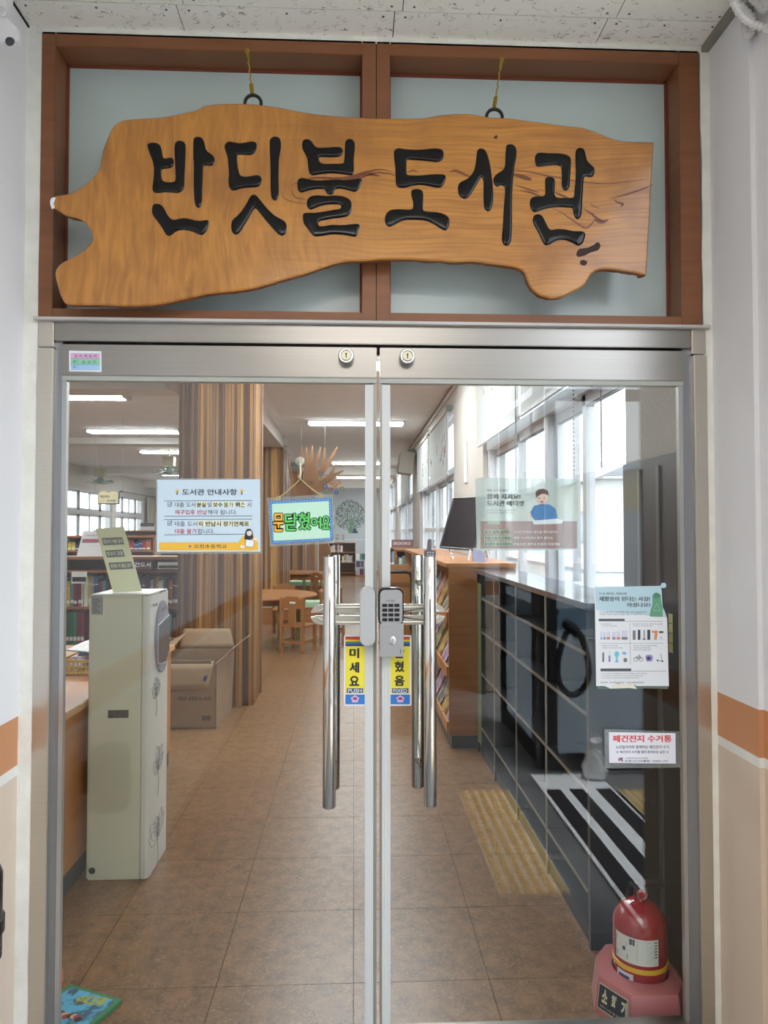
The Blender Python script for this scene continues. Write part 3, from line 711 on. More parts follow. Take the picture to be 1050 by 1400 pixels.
# ================================================================ carved wooden name board
SY = -.085                       # front face of the board
A = [(136,550),(150,535),(190,528),(215,515),(245,492),(270,462),(280,415),(290,385),(305,352),(322,333),(345,326),(400,322),(450,318),(500,308),(540,298),(560,288),(600,283),(650,282),(700,284),(760,292),(810,302),(860,310),(920,316),(980,319)]
B = [(0,322),(100,322),(150,314),(200,310),(240,311),(290,319),(340,322),(400,330),(450,336),(500,343),(530,346),(560,352),(600,368),(640,382),(680,386),(738,387)]
B2 = [(738,387),(738,400),(733,480),(728,580),(722,680),(718,752)]
B3 = [(718,752),(690,745),(660,740),(630,736),(600,735),(580,740),(565,752),(555,770),(540,785),(510,800),(490,810),(460,815),(430,808),(405,790),(392,765),(385,745),(370,733),(340,726),(290,720),(240,714),(190,716),(150,712),(120,712),(70,708),(0,708)]
A2 = [(1000,712),(950,714),(910,722),(870,735),(820,752),(770,765),(740,775),(690,788),(640,796),(570,803),(500,818),(460,827),(400,835),(340,836),(280,833),(190,832),(170,818),(158,785),(150,745),(165,720),(190,707),(215,692),(240,672),(252,655),(250,635),(235,612),(215,597),(180,588),(155,572),(138,566)]
out = [(x/2, y/2) for x, y in A] + [(525+x/2, y/2) for x, y in B+B2[1:]+B3[1:]] + [(x/2, y/2) for x, y in A2]
crn = {(525+738/2, 387/2), (525+718/2, 752/2)}
def smooth_keep(p, k, corners):
    i0 = [i for i, q in enumerate(p) if q in corners]; s = []
    n = len(p)
    for i in range(n):
        b, c = p[i], p[(i+1) % n]
        if b in corners or c in corners or (b[0] > 882 and c[0] > 882): s += [b] + [tuple(b[q]+(c[q]-b[q])*j/k for q in (0, 1)) for j in range(1, k)]
        else:
            a, d = p[i-1], p[(i+2) % n]
            for j in range(k):
                t = j/k; s.append(tuple(.5*(2*b[q] + (c[q]-a[q])*t + (2*a[q]-5*b[q]+4*c[q]-d[q])*t*t + (3*b[q]-a[q]-3*c[q]+d[q])*t**3) for q in (0, 1)))
    return s
out = [q for i, q in enumerate(out) if q != out[i-1]]
out = smooth_keep(out, 3, crn)
# keep the two sawn corners at the right sharp
def board_material():
    m = mat('varnished_wood', (176, 112, 50), .32, coat=.35); n, l = m.node_tree.nodes, m.node_tree.links; p = n['Principled BSDF']
    ge = n.new('ShaderNodeNewGeometry'); sx = n.new('ShaderNodeSeparateXYZ'); l.new(ge.outputs['Position'], sx.inputs[0])
    # broad figure warps the grain direction
    wn_ = n.new('ShaderNodeTexNoise'); wn_.inputs['Scale'].default_value = 3.2; wn_.inputs['Detail'].default_value = 2; l.new(ge.outputs['Position'], wn_.inputs['Vector'])
    ad = n.new('ShaderNodeMix'); ad.data_type = 'VECTOR'; ad.inputs['Factor'].default_value = .07
    l.new(ge.outputs['Position'], ad.inputs['A']); l.new(wn_.outputs['Color'], ad.inputs['B'])
    def grain(sc, det, dist=0):
        mp = n.new('ShaderNodeMapping'); mp.inputs['Scale'].default_value = sc; l.new(ad.outputs['Result'], mp.inputs[0])
        t = n.new('ShaderNodeTexNoise'); t.inputs['Scale'].default_value = 1; t.inputs['Detail'].default_value = det; t.inputs['Distortion'].default_value = dist
        l.new(mp.outputs[0], t.inputs['Vector']); return t.outputs['Fac']
    gh = grain((4, 4, 150), 3); gv = grain((60, 4, 9), 3, .6)
    # vertical curl at the left third, straight grain to the right
    mr = n.new('ShaderNodeMapRange'); mr.inputs['From Min'].default_value = -.35; mr.inputs['From Max'].default_value = .15; l.new(sx.outputs['X'], mr.inputs['Value'])
    mg = n.new('ShaderNodeMix'); l.new(mr.outputs[0], mg.inputs['Factor']); l.new(gv, mg.inputs['A']); l.new(gh, mg.inputs['B'])
    cr = n.new('ShaderNodeValToRGB'); cr.color_ramp.elements[0].position = .22; cr.color_ramp.elements[1].position = .66
    cr.color_ramp.elements[0].color = lin(146, 92, 32); cr.color_ramp.elements[1].color = lin(186, 126, 50); l.new(mg.outputs[0], cr.inputs[0])
    cl_ = n.new('ShaderNodeTexNoise'); cl_.inputs['Scale'].default_value = 6; cl_.inputs['Detail'].default_value = 3; l.new(ge.outputs['Position'], cl_.inputs['Vector'])
    c2 = n.new('ShaderNodeValToRGB'); c2.color_ramp.elements[0].position = .52; c2.color_ramp.elements[1].position = .75
    c2.color_ramp.elements[0].color = (0, 0, 0, 1); c2.color_ramp.elements[1].color = (.6, .6, .6, 1); l.new(cl_.outputs['Fac'], c2.inputs[0])
    mx = n.new('ShaderNodeMix'); mx.data_type = 'RGBA'; mx.inputs['B'].default_value = lin(130, 78, 30)
    l.new(c2.outputs[0], mx.inputs['Factor']); l.new(cr.outputs[0], mx.inputs['A']); l.new(mx.outputs['Result'], p.inputs['Base Color'])
    b = n.new('ShaderNodeBump'); b.inputs['Strength'].default_value = .08; b.inputs['Distance'].default_value = .004; l.new(mg.outputs[0], b.inputs['Height']); l.new(b.outputs[0], p.inputs['Normal'])
    return m
board_m = board_material(); bark_m = mat('sawn_edge', (132, 78, 40), .6, var=.2, scale=(20, 20, 60))
brd = thing('name_board', 'long live-edge varnished wooden name board with carved black Korean letters, hung above the door', 'sign', (0, SY+.02, 2.16))
fp = [at(x, y, Y=SY) for x, y in out]; n_ = len(fp)
me_v = [p for p in fp]; cxm = sum(p.x for p in fp)/n_
def offs(pts, d):
    r = []; n = len(pts)
    for i in range(n):
        a, b = pts[i-1], pts[(i+1) % n]; t = Vector((b.x-a.x, 0, b.z-a.z)).normalized(); nrm = Vector((-t.z, 0, t.x))
        r.append(pts[i] + nrm*d)
    return r
rr_ = random.Random(4)
ar = sum(fp[i-1].x*fp[i].z - fp[i].x*fp[i-1].z for i in range(n_)); sg = 1 if ar > 0 else -1
inner = offs(fp, sg*.004)
back = [p + Vector((0, .042, 0)) for p in offs(fp, sg*.012)]
mid = [p + Vector((0, .004, 0)) for p in fp]
low = [p + Vector((0, .030 + rr_.uniform(-.003, .003), 0)) for p in offs(fp, sg*.003)]
m = MB(); m.add(inner+mid+low+back, [tuple(range(n_))], 0)
m.f += [(k*n_+i, k*n_+(i+1) % n_, (k+1)*n_+(i+1) % n_, (k+1)*n_+i) for k in range(3) for i in range(n_)] + [tuple(range(3*n_, 4*n_))[::-1]]
m.m += [0]*n_ + [1]*(2*n_) + [1]
part('plank', m, [board_m, bark_m], brd)

GL = [
 ((190,170), [(95,250),(105,215),(150,205),(205,212),(245,250),(262,330),(275,378),(320,380),(360,372),(390,400),(393,440),(375,480),(330,498),(280,500),(252,525),(252,600),(275,640),(340,652),(395,645),(412,610),(408,500),(405,400),(400,300),(405,220),(430,188),(465,183),(505,198),(525,240),(525,330),(520,450),(512,600),(510,700),(490,745),(440,773),(360,768),(290,765),(200,775),(158,750),(152,700),(165,600),(168,500),(155,420),(125,340)]),
 ((190,170), [(612,200),(625,150),(665,140),(705,150),(735,200),(750,270),(775,310),(820,340),(850,380),(850,420),(825,465),(780,465),(735,465),(722,500),(718,620),(712,740),(710,860),(695,920),(672,942),(645,925),(625,870),(618,740),(615,600),(618,470),(612,360)]),
 ((190,170), [(145,960),(160,905),(195,893),(240,903),(280,940),(310,1000),(345,1050),(380,1072),(430,1068),(490,1055),(560,1062),(630,1080),(700,1085),(760,1075),(785,1095),(780,1150),(755,1210),(715,1245),(680,1243),(620,1215),(550,1195),(480,1190),(420,1205),(375,1240),(340,1255),(305,1240),(260,1165),(200,1080),(155,1020)]),
 ((300,170), [(58,265),(70,215),(110,192),(160,200),(230,210),(300,202),(365,190),(410,205),(420,250),(405,310),(360,345),(300,345),(240,342),(205,345),(198,390),(205,470),(220,540),(240,578),(300,588),(370,578),(430,570),(470,595),(475,640),(455,690),(410,708),(330,712),(250,720),(190,738),(145,745),(110,705),(102,640),(108,560),(100,450),(90,360)]),
 ((300,170), [(565,200),(580,155),(625,135),(670,150),(692,200),(690,280),(672,380),(668,480),(665,600),(668,720),(665,800),(650,845),(625,857),(595,840),(580,780),(575,680),(575,560),(572,420),(567,300)]),
 ((300,170), [(345,815),(380,790),(420,805),(470,865),(540,950),(620,1025),(700,1070),(745,1105),(757,1160),(745,1230),(710,1252),(665,1240),(600,1170),(520,1080),(450,990),(405,945),(370,985),(330,1060),(280,1140),(230,1215),(185,1243),(145,1215),(132,1150),(145,1080),(200,1030),(260,960),(310,880)]),
 ((395,170), [(150,215),(165,175),(205,165),(245,180),(275,220),(310,258),(370,262),(450,258),(560,252),(600,275),(608,310),(590,350),(540,368),(450,370),(380,368),(340,375),(340,410),(370,440),(430,445),(520,442),(600,440),(620,420),(628,340),(630,250),(640,185),(680,163),(720,175),(742,220),(740,300),(730,400),(732,500),(725,555),(695,575),(630,565),(550,555),(450,552),(350,562),(265,575),(230,545),(215,460),(205,380),(170,310),(152,270)]),
 ((395,170), [(95,670),(105,620),(150,602),(200,615),(270,628),(350,632),(450,625),(550,622),(640,628),(720,620),(790,608),(822,625),(815,660),(790,720),(755,758),(710,755),(640,735),(570,725),(520,735),(500,780),(460,795),(425,775),(400,735),(340,728),(260,735),(190,755),(140,768),(105,745)]),
 ((395,170), [(200,885),(215,835),(260,805),(330,798),(420,805),(500,800),(590,805),(660,830),(700,870),(705,930),(695,990),(660,1035),(590,1050),(500,1060),(420,1075),(350,1090),(330,1115),(345,1145),(400,1145),(480,1130),(570,1135),(660,1130),(740,1120),(785,1125),(798,1155),(780,1200),(765,1255),(730,1265),(650,1250),(560,1240),(470,1240),(380,1255),(300,1262),(260,1240),(215,1180),(170,1120),(155,1050),(165,1005),(210,995),(300,995),(400,980),(500,962),(575,950),(588,925),(570,905),(500,900),(420,905),(340,925),(280,950),(240,960),(210,935)]),
 ((515,180), [(193,245),(205,205),(250,185),(310,195),(400,202),(500,202),(600,190),(700,190),(745,215),(755,265),(740,320),(680,343),(600,335),(500,325),(400,318),(345,318),(335,360),(335,450),(345,485),(400,492),(500,492),(600,482),(700,478),(760,485),(778,515),(765,570),(735,620),(690,632),(620,620),(540,605),(460,602),(380,615),(320,632),(250,630),(220,600),(212,520),(210,420),(200,330)]),
 ((515,180), [(388,690),(400,655),(450,645),(500,655),(522,690),(525,760),(520,850),(530,890),(590,900),(670,905),(740,920),(795,950),(818,990),(815,1050),(790,1105),(755,1110),(700,1080),(630,1035),(560,1005),(490,995),(400,993),(320,995),(250,1020),(190,1055),(140,1072),(105,1045),(92,990),(105,930),(150,885),(230,872),(320,875),(390,875),(410,850),(410,790),(395,740)]),
 ((610,180), [(350,215),(375,190),(410,190),(445,215),(475,290),(495,380),(510,480),(522,580),(530,700),(525,800),(500,880),(470,897),(435,875),(422,800),(420,680),(420,570),(402,512),(375,540),(330,620),(280,700),(240,745),(200,757),(155,730),(135,680),(135,610),(165,565),(230,535),(280,490),(320,420),(335,330),(343,260)]),
 ((610,180), [(672,200),(680,155),(715,140),(760,150),(790,195),(790,280),(772,370),(760,470),(750,580),(742,720),(740,860),(742,1000),(738,1130),(730,1230),(700,1280),(665,1283),(635,1255),(628,1180),(640,1060),(645,920),(655,780),(662,680),(655,620),(610,605),(575,622),(540,590),(530,540),(555,490),(620,445),(655,410),(665,340),(668,260)]),
 ((710,180), [(175,300),(190,255),(235,235),(320,242),(410,242),(500,250),(560,275),(582,320),(578,420),(572,520),(565,610),(545,655),(520,665),(490,645),(477,590),(478,500),(472,410),(445,380),(380,375),(300,385),(220,395),(185,375)]),
 ((710,180), [(290,560),(300,520),(340,508),(385,520),(402,560),(398,640),(395,700),(420,740),(490,745),(580,745),(615,730),(622,650),(632,550),(635,450),(632,340),(632,250),(645,200),(685,180),(725,195),(745,250),(765,330),(800,365),(840,405),(848,450),(830,500),(795,515),(745,505),(725,530),(718,640),(710,760),(705,880),(688,960),(655,985),(625,965),(608,910),(598,862),(540,855),(450,850),(370,855),(290,870),(220,895),(165,905),(130,870),(118,810),(130,755),(180,728),(250,728),(290,710),(292,640)]),
 ((710,180), [(150,1000),(165,945),(210,928),(255,945),(290,1010),(325,1080),(360,1105),(430,1095),(520,1100),(610,1120),(700,1120),(740,1145),(735,1200),(710,1260),(665,1285),(620,1265),(550,1230),(470,1218),(400,1235),(345,1270),(300,1280),(265,1250),(220,1150),(170,1060)]),
]
lac = mat('black_lacquer', (7, 7, 8), .16, spec=.3); groove = mat('carved_shadow_line', (70, 40, 20), .6)
def pillow(pts, Y, parent):
    """rounded lacquer relief sitting in its routed outline"""
    bm = bmesh.new(); vs = [bm.verts.new(at(x, y, Y=Y)) for x, y in pts]; f = bm.faces.new(vs)
    bm.normal_update()
    if f.normal.y > 0: f.normal_flip()
    cur = [f]
    for th, dp in ((.0014, .0010), (.0022, .0012), (.003, .0006)):
        bmesh.ops.inset_region(bm, faces=cur, thickness=th, depth=0, use_even_offset=False, use_boundary=True)
        for v in {v for g in cur for v in g.verts}: v.co.y -= dp
    bmesh.ops.triangulate(bm, faces=[g for g in bm.faces if len(g.verts) > 4])
    me = bpy.data.meshes.new('letter'); L = wl_(parent)
    for v in bm.verts: v.co -= L
    bm.to_mesh(me); bm.free(); me.materials.append(lac); me.shade_smooth()
    o = bpy.data.objects.new('letter_stroke', me); COL.objects.link(o); o.parent = parent
for (ox, oy), pts in GL:
    q = [(ox+x/8.233, oy+y/8.233) for x, y in pts]
    cxp = sum(a for a, b in q)/len(q); cyp = sum(b for a, b in q)/len(q)
    q = smooth_poly(q, 2)
    pillow(q, SY-.0007, brd)
# dark heartwood streaks, knots and the white chipped tip (marks in the wood itself)
st = MB(); YS = SY-.0001
rs_ = random.Random(12)
def open_cr(p, k):
    o = []
    for i in range(len(p)-1):
        a, b, c, d = p[max(0, i-1)], p[i], p[i+1], p[min(len(p)-1, i+2)]
        for j in range(k):
            t = j/k; o.append(tuple(.5*(2*b[q] + (c[q]-a[q])*t + (2*a[q]-5*b[q]+4*c[q]-d[q])*t*t + (3*b[q]-a[q]-3*c[q]+d[q])*t**3) + rs_.uniform(-.35, .35) for q in (0, 1)))
    return o + [p[-1]]
def streak(pts, w):
    pts = open_cr(pts, 4); n = len(pts)
    for i in range(n-1):
        t0 = math.sin(PI*(i+.3)/(n)); t1 = math.sin(PI*(i+1.3)/(n+.3)) if i < n-2 else .15
        (a, b), (c, d) = pts[i], pts[i+1]; L = math.hypot(c-a, d-b) or 1; nx, ny = -(d-b)/L, (c-a)/L
        poly_px(st, [(a+nx*w*t0, b+ny*w*t0), (c+nx*w*t1, d+ny*w*t1), (c-nx*w*t1, d-ny*w*t1), (a-nx*w*t0, b-ny*w*t0)], YS)
for pts, w in (([(398,254),(410,248),(430,243),(455,244),(475,243),(492,238),(510,233),(525,232),(540,237)], 1.8), ([(470,246),(490,243),(505,238),(520,241)], 2.6), ([(500,240),(520,236),(543,240)], 1.2),
   ([(555,236),(565,233),(572,235)], .9), ([(614,236),(622,233),(632,237),(645,243)], 1.8), ([(673,226),(683,230),(700,233),(725,235),(745,240),(765,243),(790,248),(830,251),(860,248),(893,243)], 1.0),
   ([(700,238),(715,242),(727,246)], 3.2), ([(703,253),(720,258),(738,264)], 1.2), ([(710,260),(728,264),(742,270)], 1.4), ([(752,283),(770,292),(790,306),(802,312),(812,302),(818,300)], 1.1),
   ([(797,284),(808,292),(818,300),(826,302)], 1.8), ([(812,300),(822,304),(832,300)], 2.2), ([(832,272),(848,268),(865,263),(880,258),(893,252)], 1.2), ([(838,272),(845,277),(852,279),(848,283)], 1.6),
   ([(755,262),(770,268),(783,274)], 1.6), ([(384,257),(388,270),(400,276),(422,279)], .6), ([(398,258),(404,270),(420,272)], .8), ([(806,278),(812,282),(820,285)], .8)):
    streak(pts, w)
part('dark_grain', st, mat('heartwood', (106, 58, 32), .4), brd, kind='stuff')
kn = MB()
for q in ([(788,346),(792,340),(803,339),(812,334),(818,331),(821,336),(817,343),(808,345),(800,349),(790,351)], [(793,357),(798,355),(803,359),(800,363),(794,362)], [(676,186),(679,185),(680,188),(678,190),(675,189)]):
    poly_px(kn, [(a+rs_.uniform(-.4, .4), b+rs_.uniform(-.4, .4)) for a, b in smooth_poly(q, 2)], YS)
part('knot', kn, mat('knot_dark', (44, 24, 18), .7), brd, kind='stuff')
poly_px(tip := MB(), [(68.5,275),(70,271),(74,269.5),(76,271),(73,279),(75,284),(71,286),(69,281)], YS-.0006)
part('chipped_tip', tip, white_p, brd)
# hangers: eye ring, gold wire up to the head of the frame
for k, (rx, ry, tx, ty) in enumerate(((346, 141, 338, 68), (676, 160, 686, 80))):
    c = at(rx, ry, Y=SY+.015); top = at(tx, ty, Y=-.02)
    h = part('eye_bolt', MB().tube([c + Vector((.023*math.cos(a), 0, .023*math.sin(a))) for a in [2*PI*i/24 for i in range(24)]], .0048, 8, closed=True), mat('iron_black', (44, 38, 36), .5, .5), brd, smooth=True)
    ring_top = c + Vector((-.002, -.004, .022)); n = 14
    pts = [ring_top.lerp(top, i/n) + Vector((.0022*math.sin(i*2.4), .0022*math.cos(i*2.4), 0)) for i in range(n+1)]
    w = MB().tube(pts, .0021, 6)
    coil = [ring_top.lerp(top, .04+.20*i/60) + Vector((.0045*math.cos(i*.9), .0045*math.sin(i*.9), 0)) for i in range(60)]
    w.tube(coil, .0016, 5); w.tube([top + Vector((.006*math.cos(a), 0, .006*math.sin(a)-.004)) for a in [2*PI*i/12 for i in range(12)]], .002, 6, closed=True)
    coil = [ring_top.lerp(top, .80+.12*i/30) + Vector((.0038*math.cos(i*.9), .0038*math.sin(i*.9), 0)) for i in range(30)]; w.tube(coil, .0015, 5)
    part('hanging_wire', w, mat('gold_wire', (176, 146, 50), .4, .6), brd, smooth=True)
    part('screw', MB().lathe([(.006, 0), (.005, .004), (.002, .005)], (top.x, -.012, top.z), 10, axis='y'), steel_dk, brd)

# ================================================================ notices on the glass
def glue(name, label, cat, pts, Y, mats, group=None):
    c = [at(x, y, Y=Y) for x, y in pts]
    return thing(name, label, cat, (sum(p.x for p in c)/len(c), Y, min(p.z for p in c)), group)
YO = -.0062   # outer face of the glass
# --- school library notice
nt = glue('notice_poster', 'pale blue laminated library notice with yellow foot band and seated reader drawing', 'poster', [(215,655),(356,655),(356,755),(215,755)], YO, None)
m = MB(); sheet_px(m, [(213.5,654),(357,654),(357.5,757),(212.5,757)], YO, .0004); part('laminate', m, laminate, nt)
m = MB(); sheet_px(m, [(215,656),(355.5,655.5),(356,754),(214.5,754.5)], YO-.0005, .0004); part('sheet', m, mat('pale_blue_paper', (196, 214, 226), .5), nt)
Y1, Y2, Y3 = YO-.0009, YO-.0012, YO-.0015
m = MB(); rect_px(m, 217.5, 741.5, 353, 752.5, Y1); part('foot_band', m, mat('yellow_print', (232, 182, 62), .6), nt)
inks = MB()
def tp(mb, s, x0, y0, x1, y1, off=.0, mi=0, Y=None): text_px(mb, s, x0, y0, x1, y1, Y if Y is not None else Y2, mi, off)
m = MB()
for (a, b, c) in ((268,687,283.5),(290,687,350-12),(280,713,342)): pass
rect_px(m, 268, 686.2, 284, 692.6, Y1); rect_px(m, 290, 686.2, 302.5, 692.6, Y1); rect_px(m, 305, 686.2, 320, 692.6, Y1); rect_px(m, 322, 686.2, 336, 692.6, Y1)
rect_px(m, 271, 712.2, 303, 719, Y1); rect_px(m, 304, 712.2, 342, 719, Y1)
part('highlight', m, mat('pale_yellow_print', (226, 226, 186), .6), nt, kind='stuff')
m = MB(); tp(m, '도서관 안내사항', 249, 668.5, 324, 677, .02)
for s, x0, x1, o in (('대출 도서', 239, 267, .0), ('분실', 269, 281.5, .03), ('및', 283.5, 289.5, 0), ('보수', 291.5, 304, .03), ('불가', 306, 319, .01), ('훼손', 322, 335, .03), ('시', 338, 343.5, 0)): tp(m, s, x0, 686.8, x1, 693.4, o)
tp(m, '해야 됩니다.', 284, 697, 324, 703.5)
for s, x0, x1, o in (('대출 도서', 239, 269.5, 0), ('미', 272, 277.5, .03), ('반납시', 281, 302, .03), ('장기연체로', 305, 340.5, .03)): tp(m, s, x0, 712.8, x1, 719.6, o)
tp(m, '합니다.', 270, 723, 293, 729.6); tp(m, '오천초등학교', 265, 744.3, 310, 749.6, .01)
for y in (684.5, 705.5, 710, 730.8): line_px(m, [(224.5, y+.4), (345, y-.2 if y < 725 else y-.6)], .7, Y1)
for y in (687, 712.6):
    line_px(m, [(229.5, y), (234.5, y), (234.5, y+5.6), (229.5, y+5.6), (229.5, y)], .6, Y2); line_px(m, [(230.6, y+2.4), (231.9, y+4.2), (235.4, y-.8)], .7, Y2)
part('lettering', m, mat('dark_print', (62, 64, 74), .6), nt, kind='stuff')
m = MB(); tp(m, '재구입후 반납', 239, 697, 283, 703.5, .012); tp(m, '대출 불가', 239, 723, 269, 729.6, .012); part('red_lettering', m, mat('red_print', (186, 72, 92), .6), nt, kind='stuff')
m = MB()
for x in (242.2, 330.6): disc_px(m, x, 671.2, 2.4, 2.6, Y2); rect_px(m, x-.9, 673.4, x+.9, 676.4, Y2, 1); line_px(m, [(x-.6, 671), (x, 673), (x+.7, 671)], .4, Y3, 1)
part('bulb_drawing', m, [mat('bulb_print', (222, 190, 110), .6), mat('bulb_base', (90, 84, 80), .6)], nt, kind='stuff')
m = MB(); disc_px(m, 259.8, 747, 2, 2, Y2, 0, 5); part('emblem', m, mat('violet_print', (140, 100, 150), .6), nt)
fg = MB()   # seated reader: 0 yellow, 1 dark hair, 2 pale skin, 3 white
poly_px(fg, [(325,750),(326,741),(331,734),(337,731),(346,732),(351,738),(353,749),(345,749),(333,749.5)], Y2, 0)
poly_px(fg, [(334,737),(335.5,727),(338,723),(342.5,723),(345.5,727),(346,736),(342,738),(338,738)], Y3, 1)
disc_px(fg, 340.8, 728.5, 3.6, 4.2, Y3-.0003, 2); poly_px(fg, [(336.8,727),(338,723.6),(342.5,723.3),(344.8,727),(342,725.4)], Y3-.0006, 1)
poly_px(fg, [(336,737.5),(347.5,738.5),(346.5,748),(335.5,747)], Y3-.0003, 3); disc_px(fg, 349.5, 737, 3.6, 2.4, Y3-.0006, 2); disc_px(fg, 331.5, 747.5, 3.4, 2.2, Y3-.0006, 2)
line_px(fg, [(336,737.5),(347.5,738.5),(346.5,748),(335.5,747),(336,737.5)], .4, Y3-.0009, 1)
for x in (339.3, 342.3): disc_px(fg, x, 728.6, .45, .5, Y3-.0009, 1, 8)
line_px(fg, [(340, 731), (341, 731.5), (342, 731)], .35, Y3-.0009, 1)
part('reader_drawing', fg, [mat('yellow_print', (232, 182, 62)), mat('hair_print', (44, 42, 52), .6), mat('skin_print', (232, 214, 202), .6), white_p], nt, kind='stuff')

# --- hanging green 'door closed' sign, tilted a little
YH = -.012
hs = glue('hanging_sign', 'green and blue laminated hand-lettered sign hanging by cord from a suction hook', 'sign', [(367,680),(455,675),(458,741),(370,747)], YH, None)
m = MB(); sheet_px(m, [(365,681.5),(366,680.5),(455,675.5),(456,677),(458.5,741),(457,742.5),(371,747.5),(369,746)], YH, .0005); part('laminate', m, laminate, hs)
m = MB(); sheet_px(m, [(367.5,685.5),(453,680.8),(455.2,738.6),(371.6,743.8)], YH-.0006, .0004); part('blue_border', m, mat('blue_print', (66, 126, 186), .55), hs)
m = MB(); sheet_px(m, [(371.5,689),(449.5,685),(451.5,735.5),(374.2,739.6)], YH-.0009, .0003); part('mint_field', m, mat('mint_print', (186, 224, 200), .55), hs)
m = MB()
for a, b in (((369.5,687.3),(451,682.8)), ((373,741.8),(453,737)), ((369.7,690),(373,739)), ((451.3,686),(453.3,735))):
    L = math.hypot(b[0]-a[0], b[1]-a[1]); k = int(L/4)
    for i in range(k): 
        t0 = (i+.2)/k; t1 = (i+.65)/k; line_px(m, [(a[0]+(b[0]-a[0])*t0, a[1]+(b[1]-a[1])*t0), (a[0]+(b[0]-a[0])*t1, a[1]+(b[1]-a[1])*t1)], .5, YH-.0012)
part('stitch_print', m, white_p, hs, kind='stuff')
ol, fl, gn = MB(), MB(), MB(); ys = YH
letters = [('문', 373.5, 701.5, 388, 727, 1), ('닫', 389, 701.5, 407, 726, 0), ('혔', 407.5, 700.5, 425, 725, 0), ('어', 424.5, 707, 439.5, 722, 0), ('요', 440, 705, 451, 724, 0)]
for ch, x0, y0, x1, y1, ylw in letters:
    for k in range(12):
        a = 2*PI*k/12; text_px(ol, ch, x0+.6+1.5*math.cos(a), y0+.8+1.5*math.sin(a), x1-.6+1.5*math.cos(a), y1-.8+1.5*math.sin(a), ys-.0013, 0, .02)
    for k in range(6):
        a = 2*PI*k/6; text_px(gn if not ylw else fl, ch, x0+.6+.6*math.cos(a), y0+.8+.6*math.sin(a), x1-.6+.6*math.cos(a), y1-.8+.6*math.sin(a), ys-.0017-.00002*k, 0, .0)
part('letter_outline', ol, mat('outline_print', (44, 52, 50), .6), hs, kind='stuff')
part('green_lettering', gn, mat('green_print', (96, 196, 98), .55), hs, kind='stuff'); part('yellow_lettering', fl, mat('amber_print', (236, 176, 56), .55), hs, kind='stuff')
hk = at(411, 655, Y=-.03); e1, e2 = at(380.5, 681, Y=YH-.001), at(440, 677.5, Y=YH-.001)
cd_ = MB(); kp = [e1]
for i in range(1, 9): kp.append(e1.lerp(hk, i/9) + Vector((0, 0, -.002*math.sin(PI*i/9))))
kp.append(hk)
for i in range(1, 9): kp.append(hk.lerp(e2, i/9) + Vector((0, 0, -.003*math.sin(PI*i/9))))
kp.append(e2); cd_.tube(kp, .0016, 6)
for e in (e1, e2): cd_.tube([e + Vector((.006*math.cos(a), -.001, .005*math.sin(a))) for a in [2*PI*i/10 for i in range(10)]], .0013, 5, closed=True)
part('cord', cd_, mat('twine', (196, 176, 122), .8), hs, smooth=True)
c = at(410, 630.5, Y=-.0062)
sc = thing('suction_hook', 'clear suction cup hook holding up the green sign', 'hook', (c.x, -.01, c.z))
part('cup', MB().lathe([(.013, 0), (.0125, .003), (.007, .006), (.006, .012), (.002, .014)], (c.x, -.0052, c.z), 24, axis='y'), mat('clear_rubber', (178, 176, 156), .15, spec=.7), sc, smooth=True)
part('hook', MB().tube([(c.x, -.016, c.z), (c.x+.002, -.02, c.z-.01), (c.x+.003, -.02, c.z-.035), (c.x+.002, -.026, c.z-.050), (c.x, -.032, c.z-.052), (c.x-.002, -.036, c.z-.044)], .0025, 8), mat('hook_metal', (196, 186, 150), .3, .6), sc, smooth=True)

# --- etiquette poster on the inner face of the right pane
YI = .0062
ep = glue('etiquette_poster', 'pale library etiquette poster with a boy in a blue jumper, behind the right pane', 'poster', [(650,654),(790,654),(790,752),(652,752)], YI, None)
tran = bpy.data.materials.new('thin_poster_film'); tran.use_nodes = True
def film(name, rgb, a):
    m = bpy.data.materials.new(name); m.use_nodes = True; n, l = m.node_tree.nodes, m.node_tree.links; n.clear(); o = n.new('ShaderNodeOutputMaterial')
    t = n.new('ShaderNodeBsdfTransparent'); d = n.new('ShaderNodeBsdfDiffuse'); r = n.new('ShaderNodeBsdfTranslucent'); x = n.new('ShaderNodeMixShader'); y = n.new('ShaderNodeMixShader')
    d.inputs[0].default_value = lin(*rgb); r.inputs[0].default_value = lin(*rgb); x.inputs[0].default_value = .45; y.inputs[0].default_value = a
    l.new(d.outputs[0], x.inputs[1]); l.new(r.outputs[0], x.inputs[2]); l.new(t.outputs[0], y.inputs[1]); l.new(x.outputs[0], y.inputs[2]); l.new(y.outputs[0], o.inputs[0]); return m
m = MB(); sheet_px(m, [(649.5,655),(657,653),(790,654.5),(791,752),(652,753)], YI, .0004); part('sheet', m, film('pale_poster_film', (216, 228, 224), .5), ep)  # film paled and left see-through, standing in for reflections over the poster
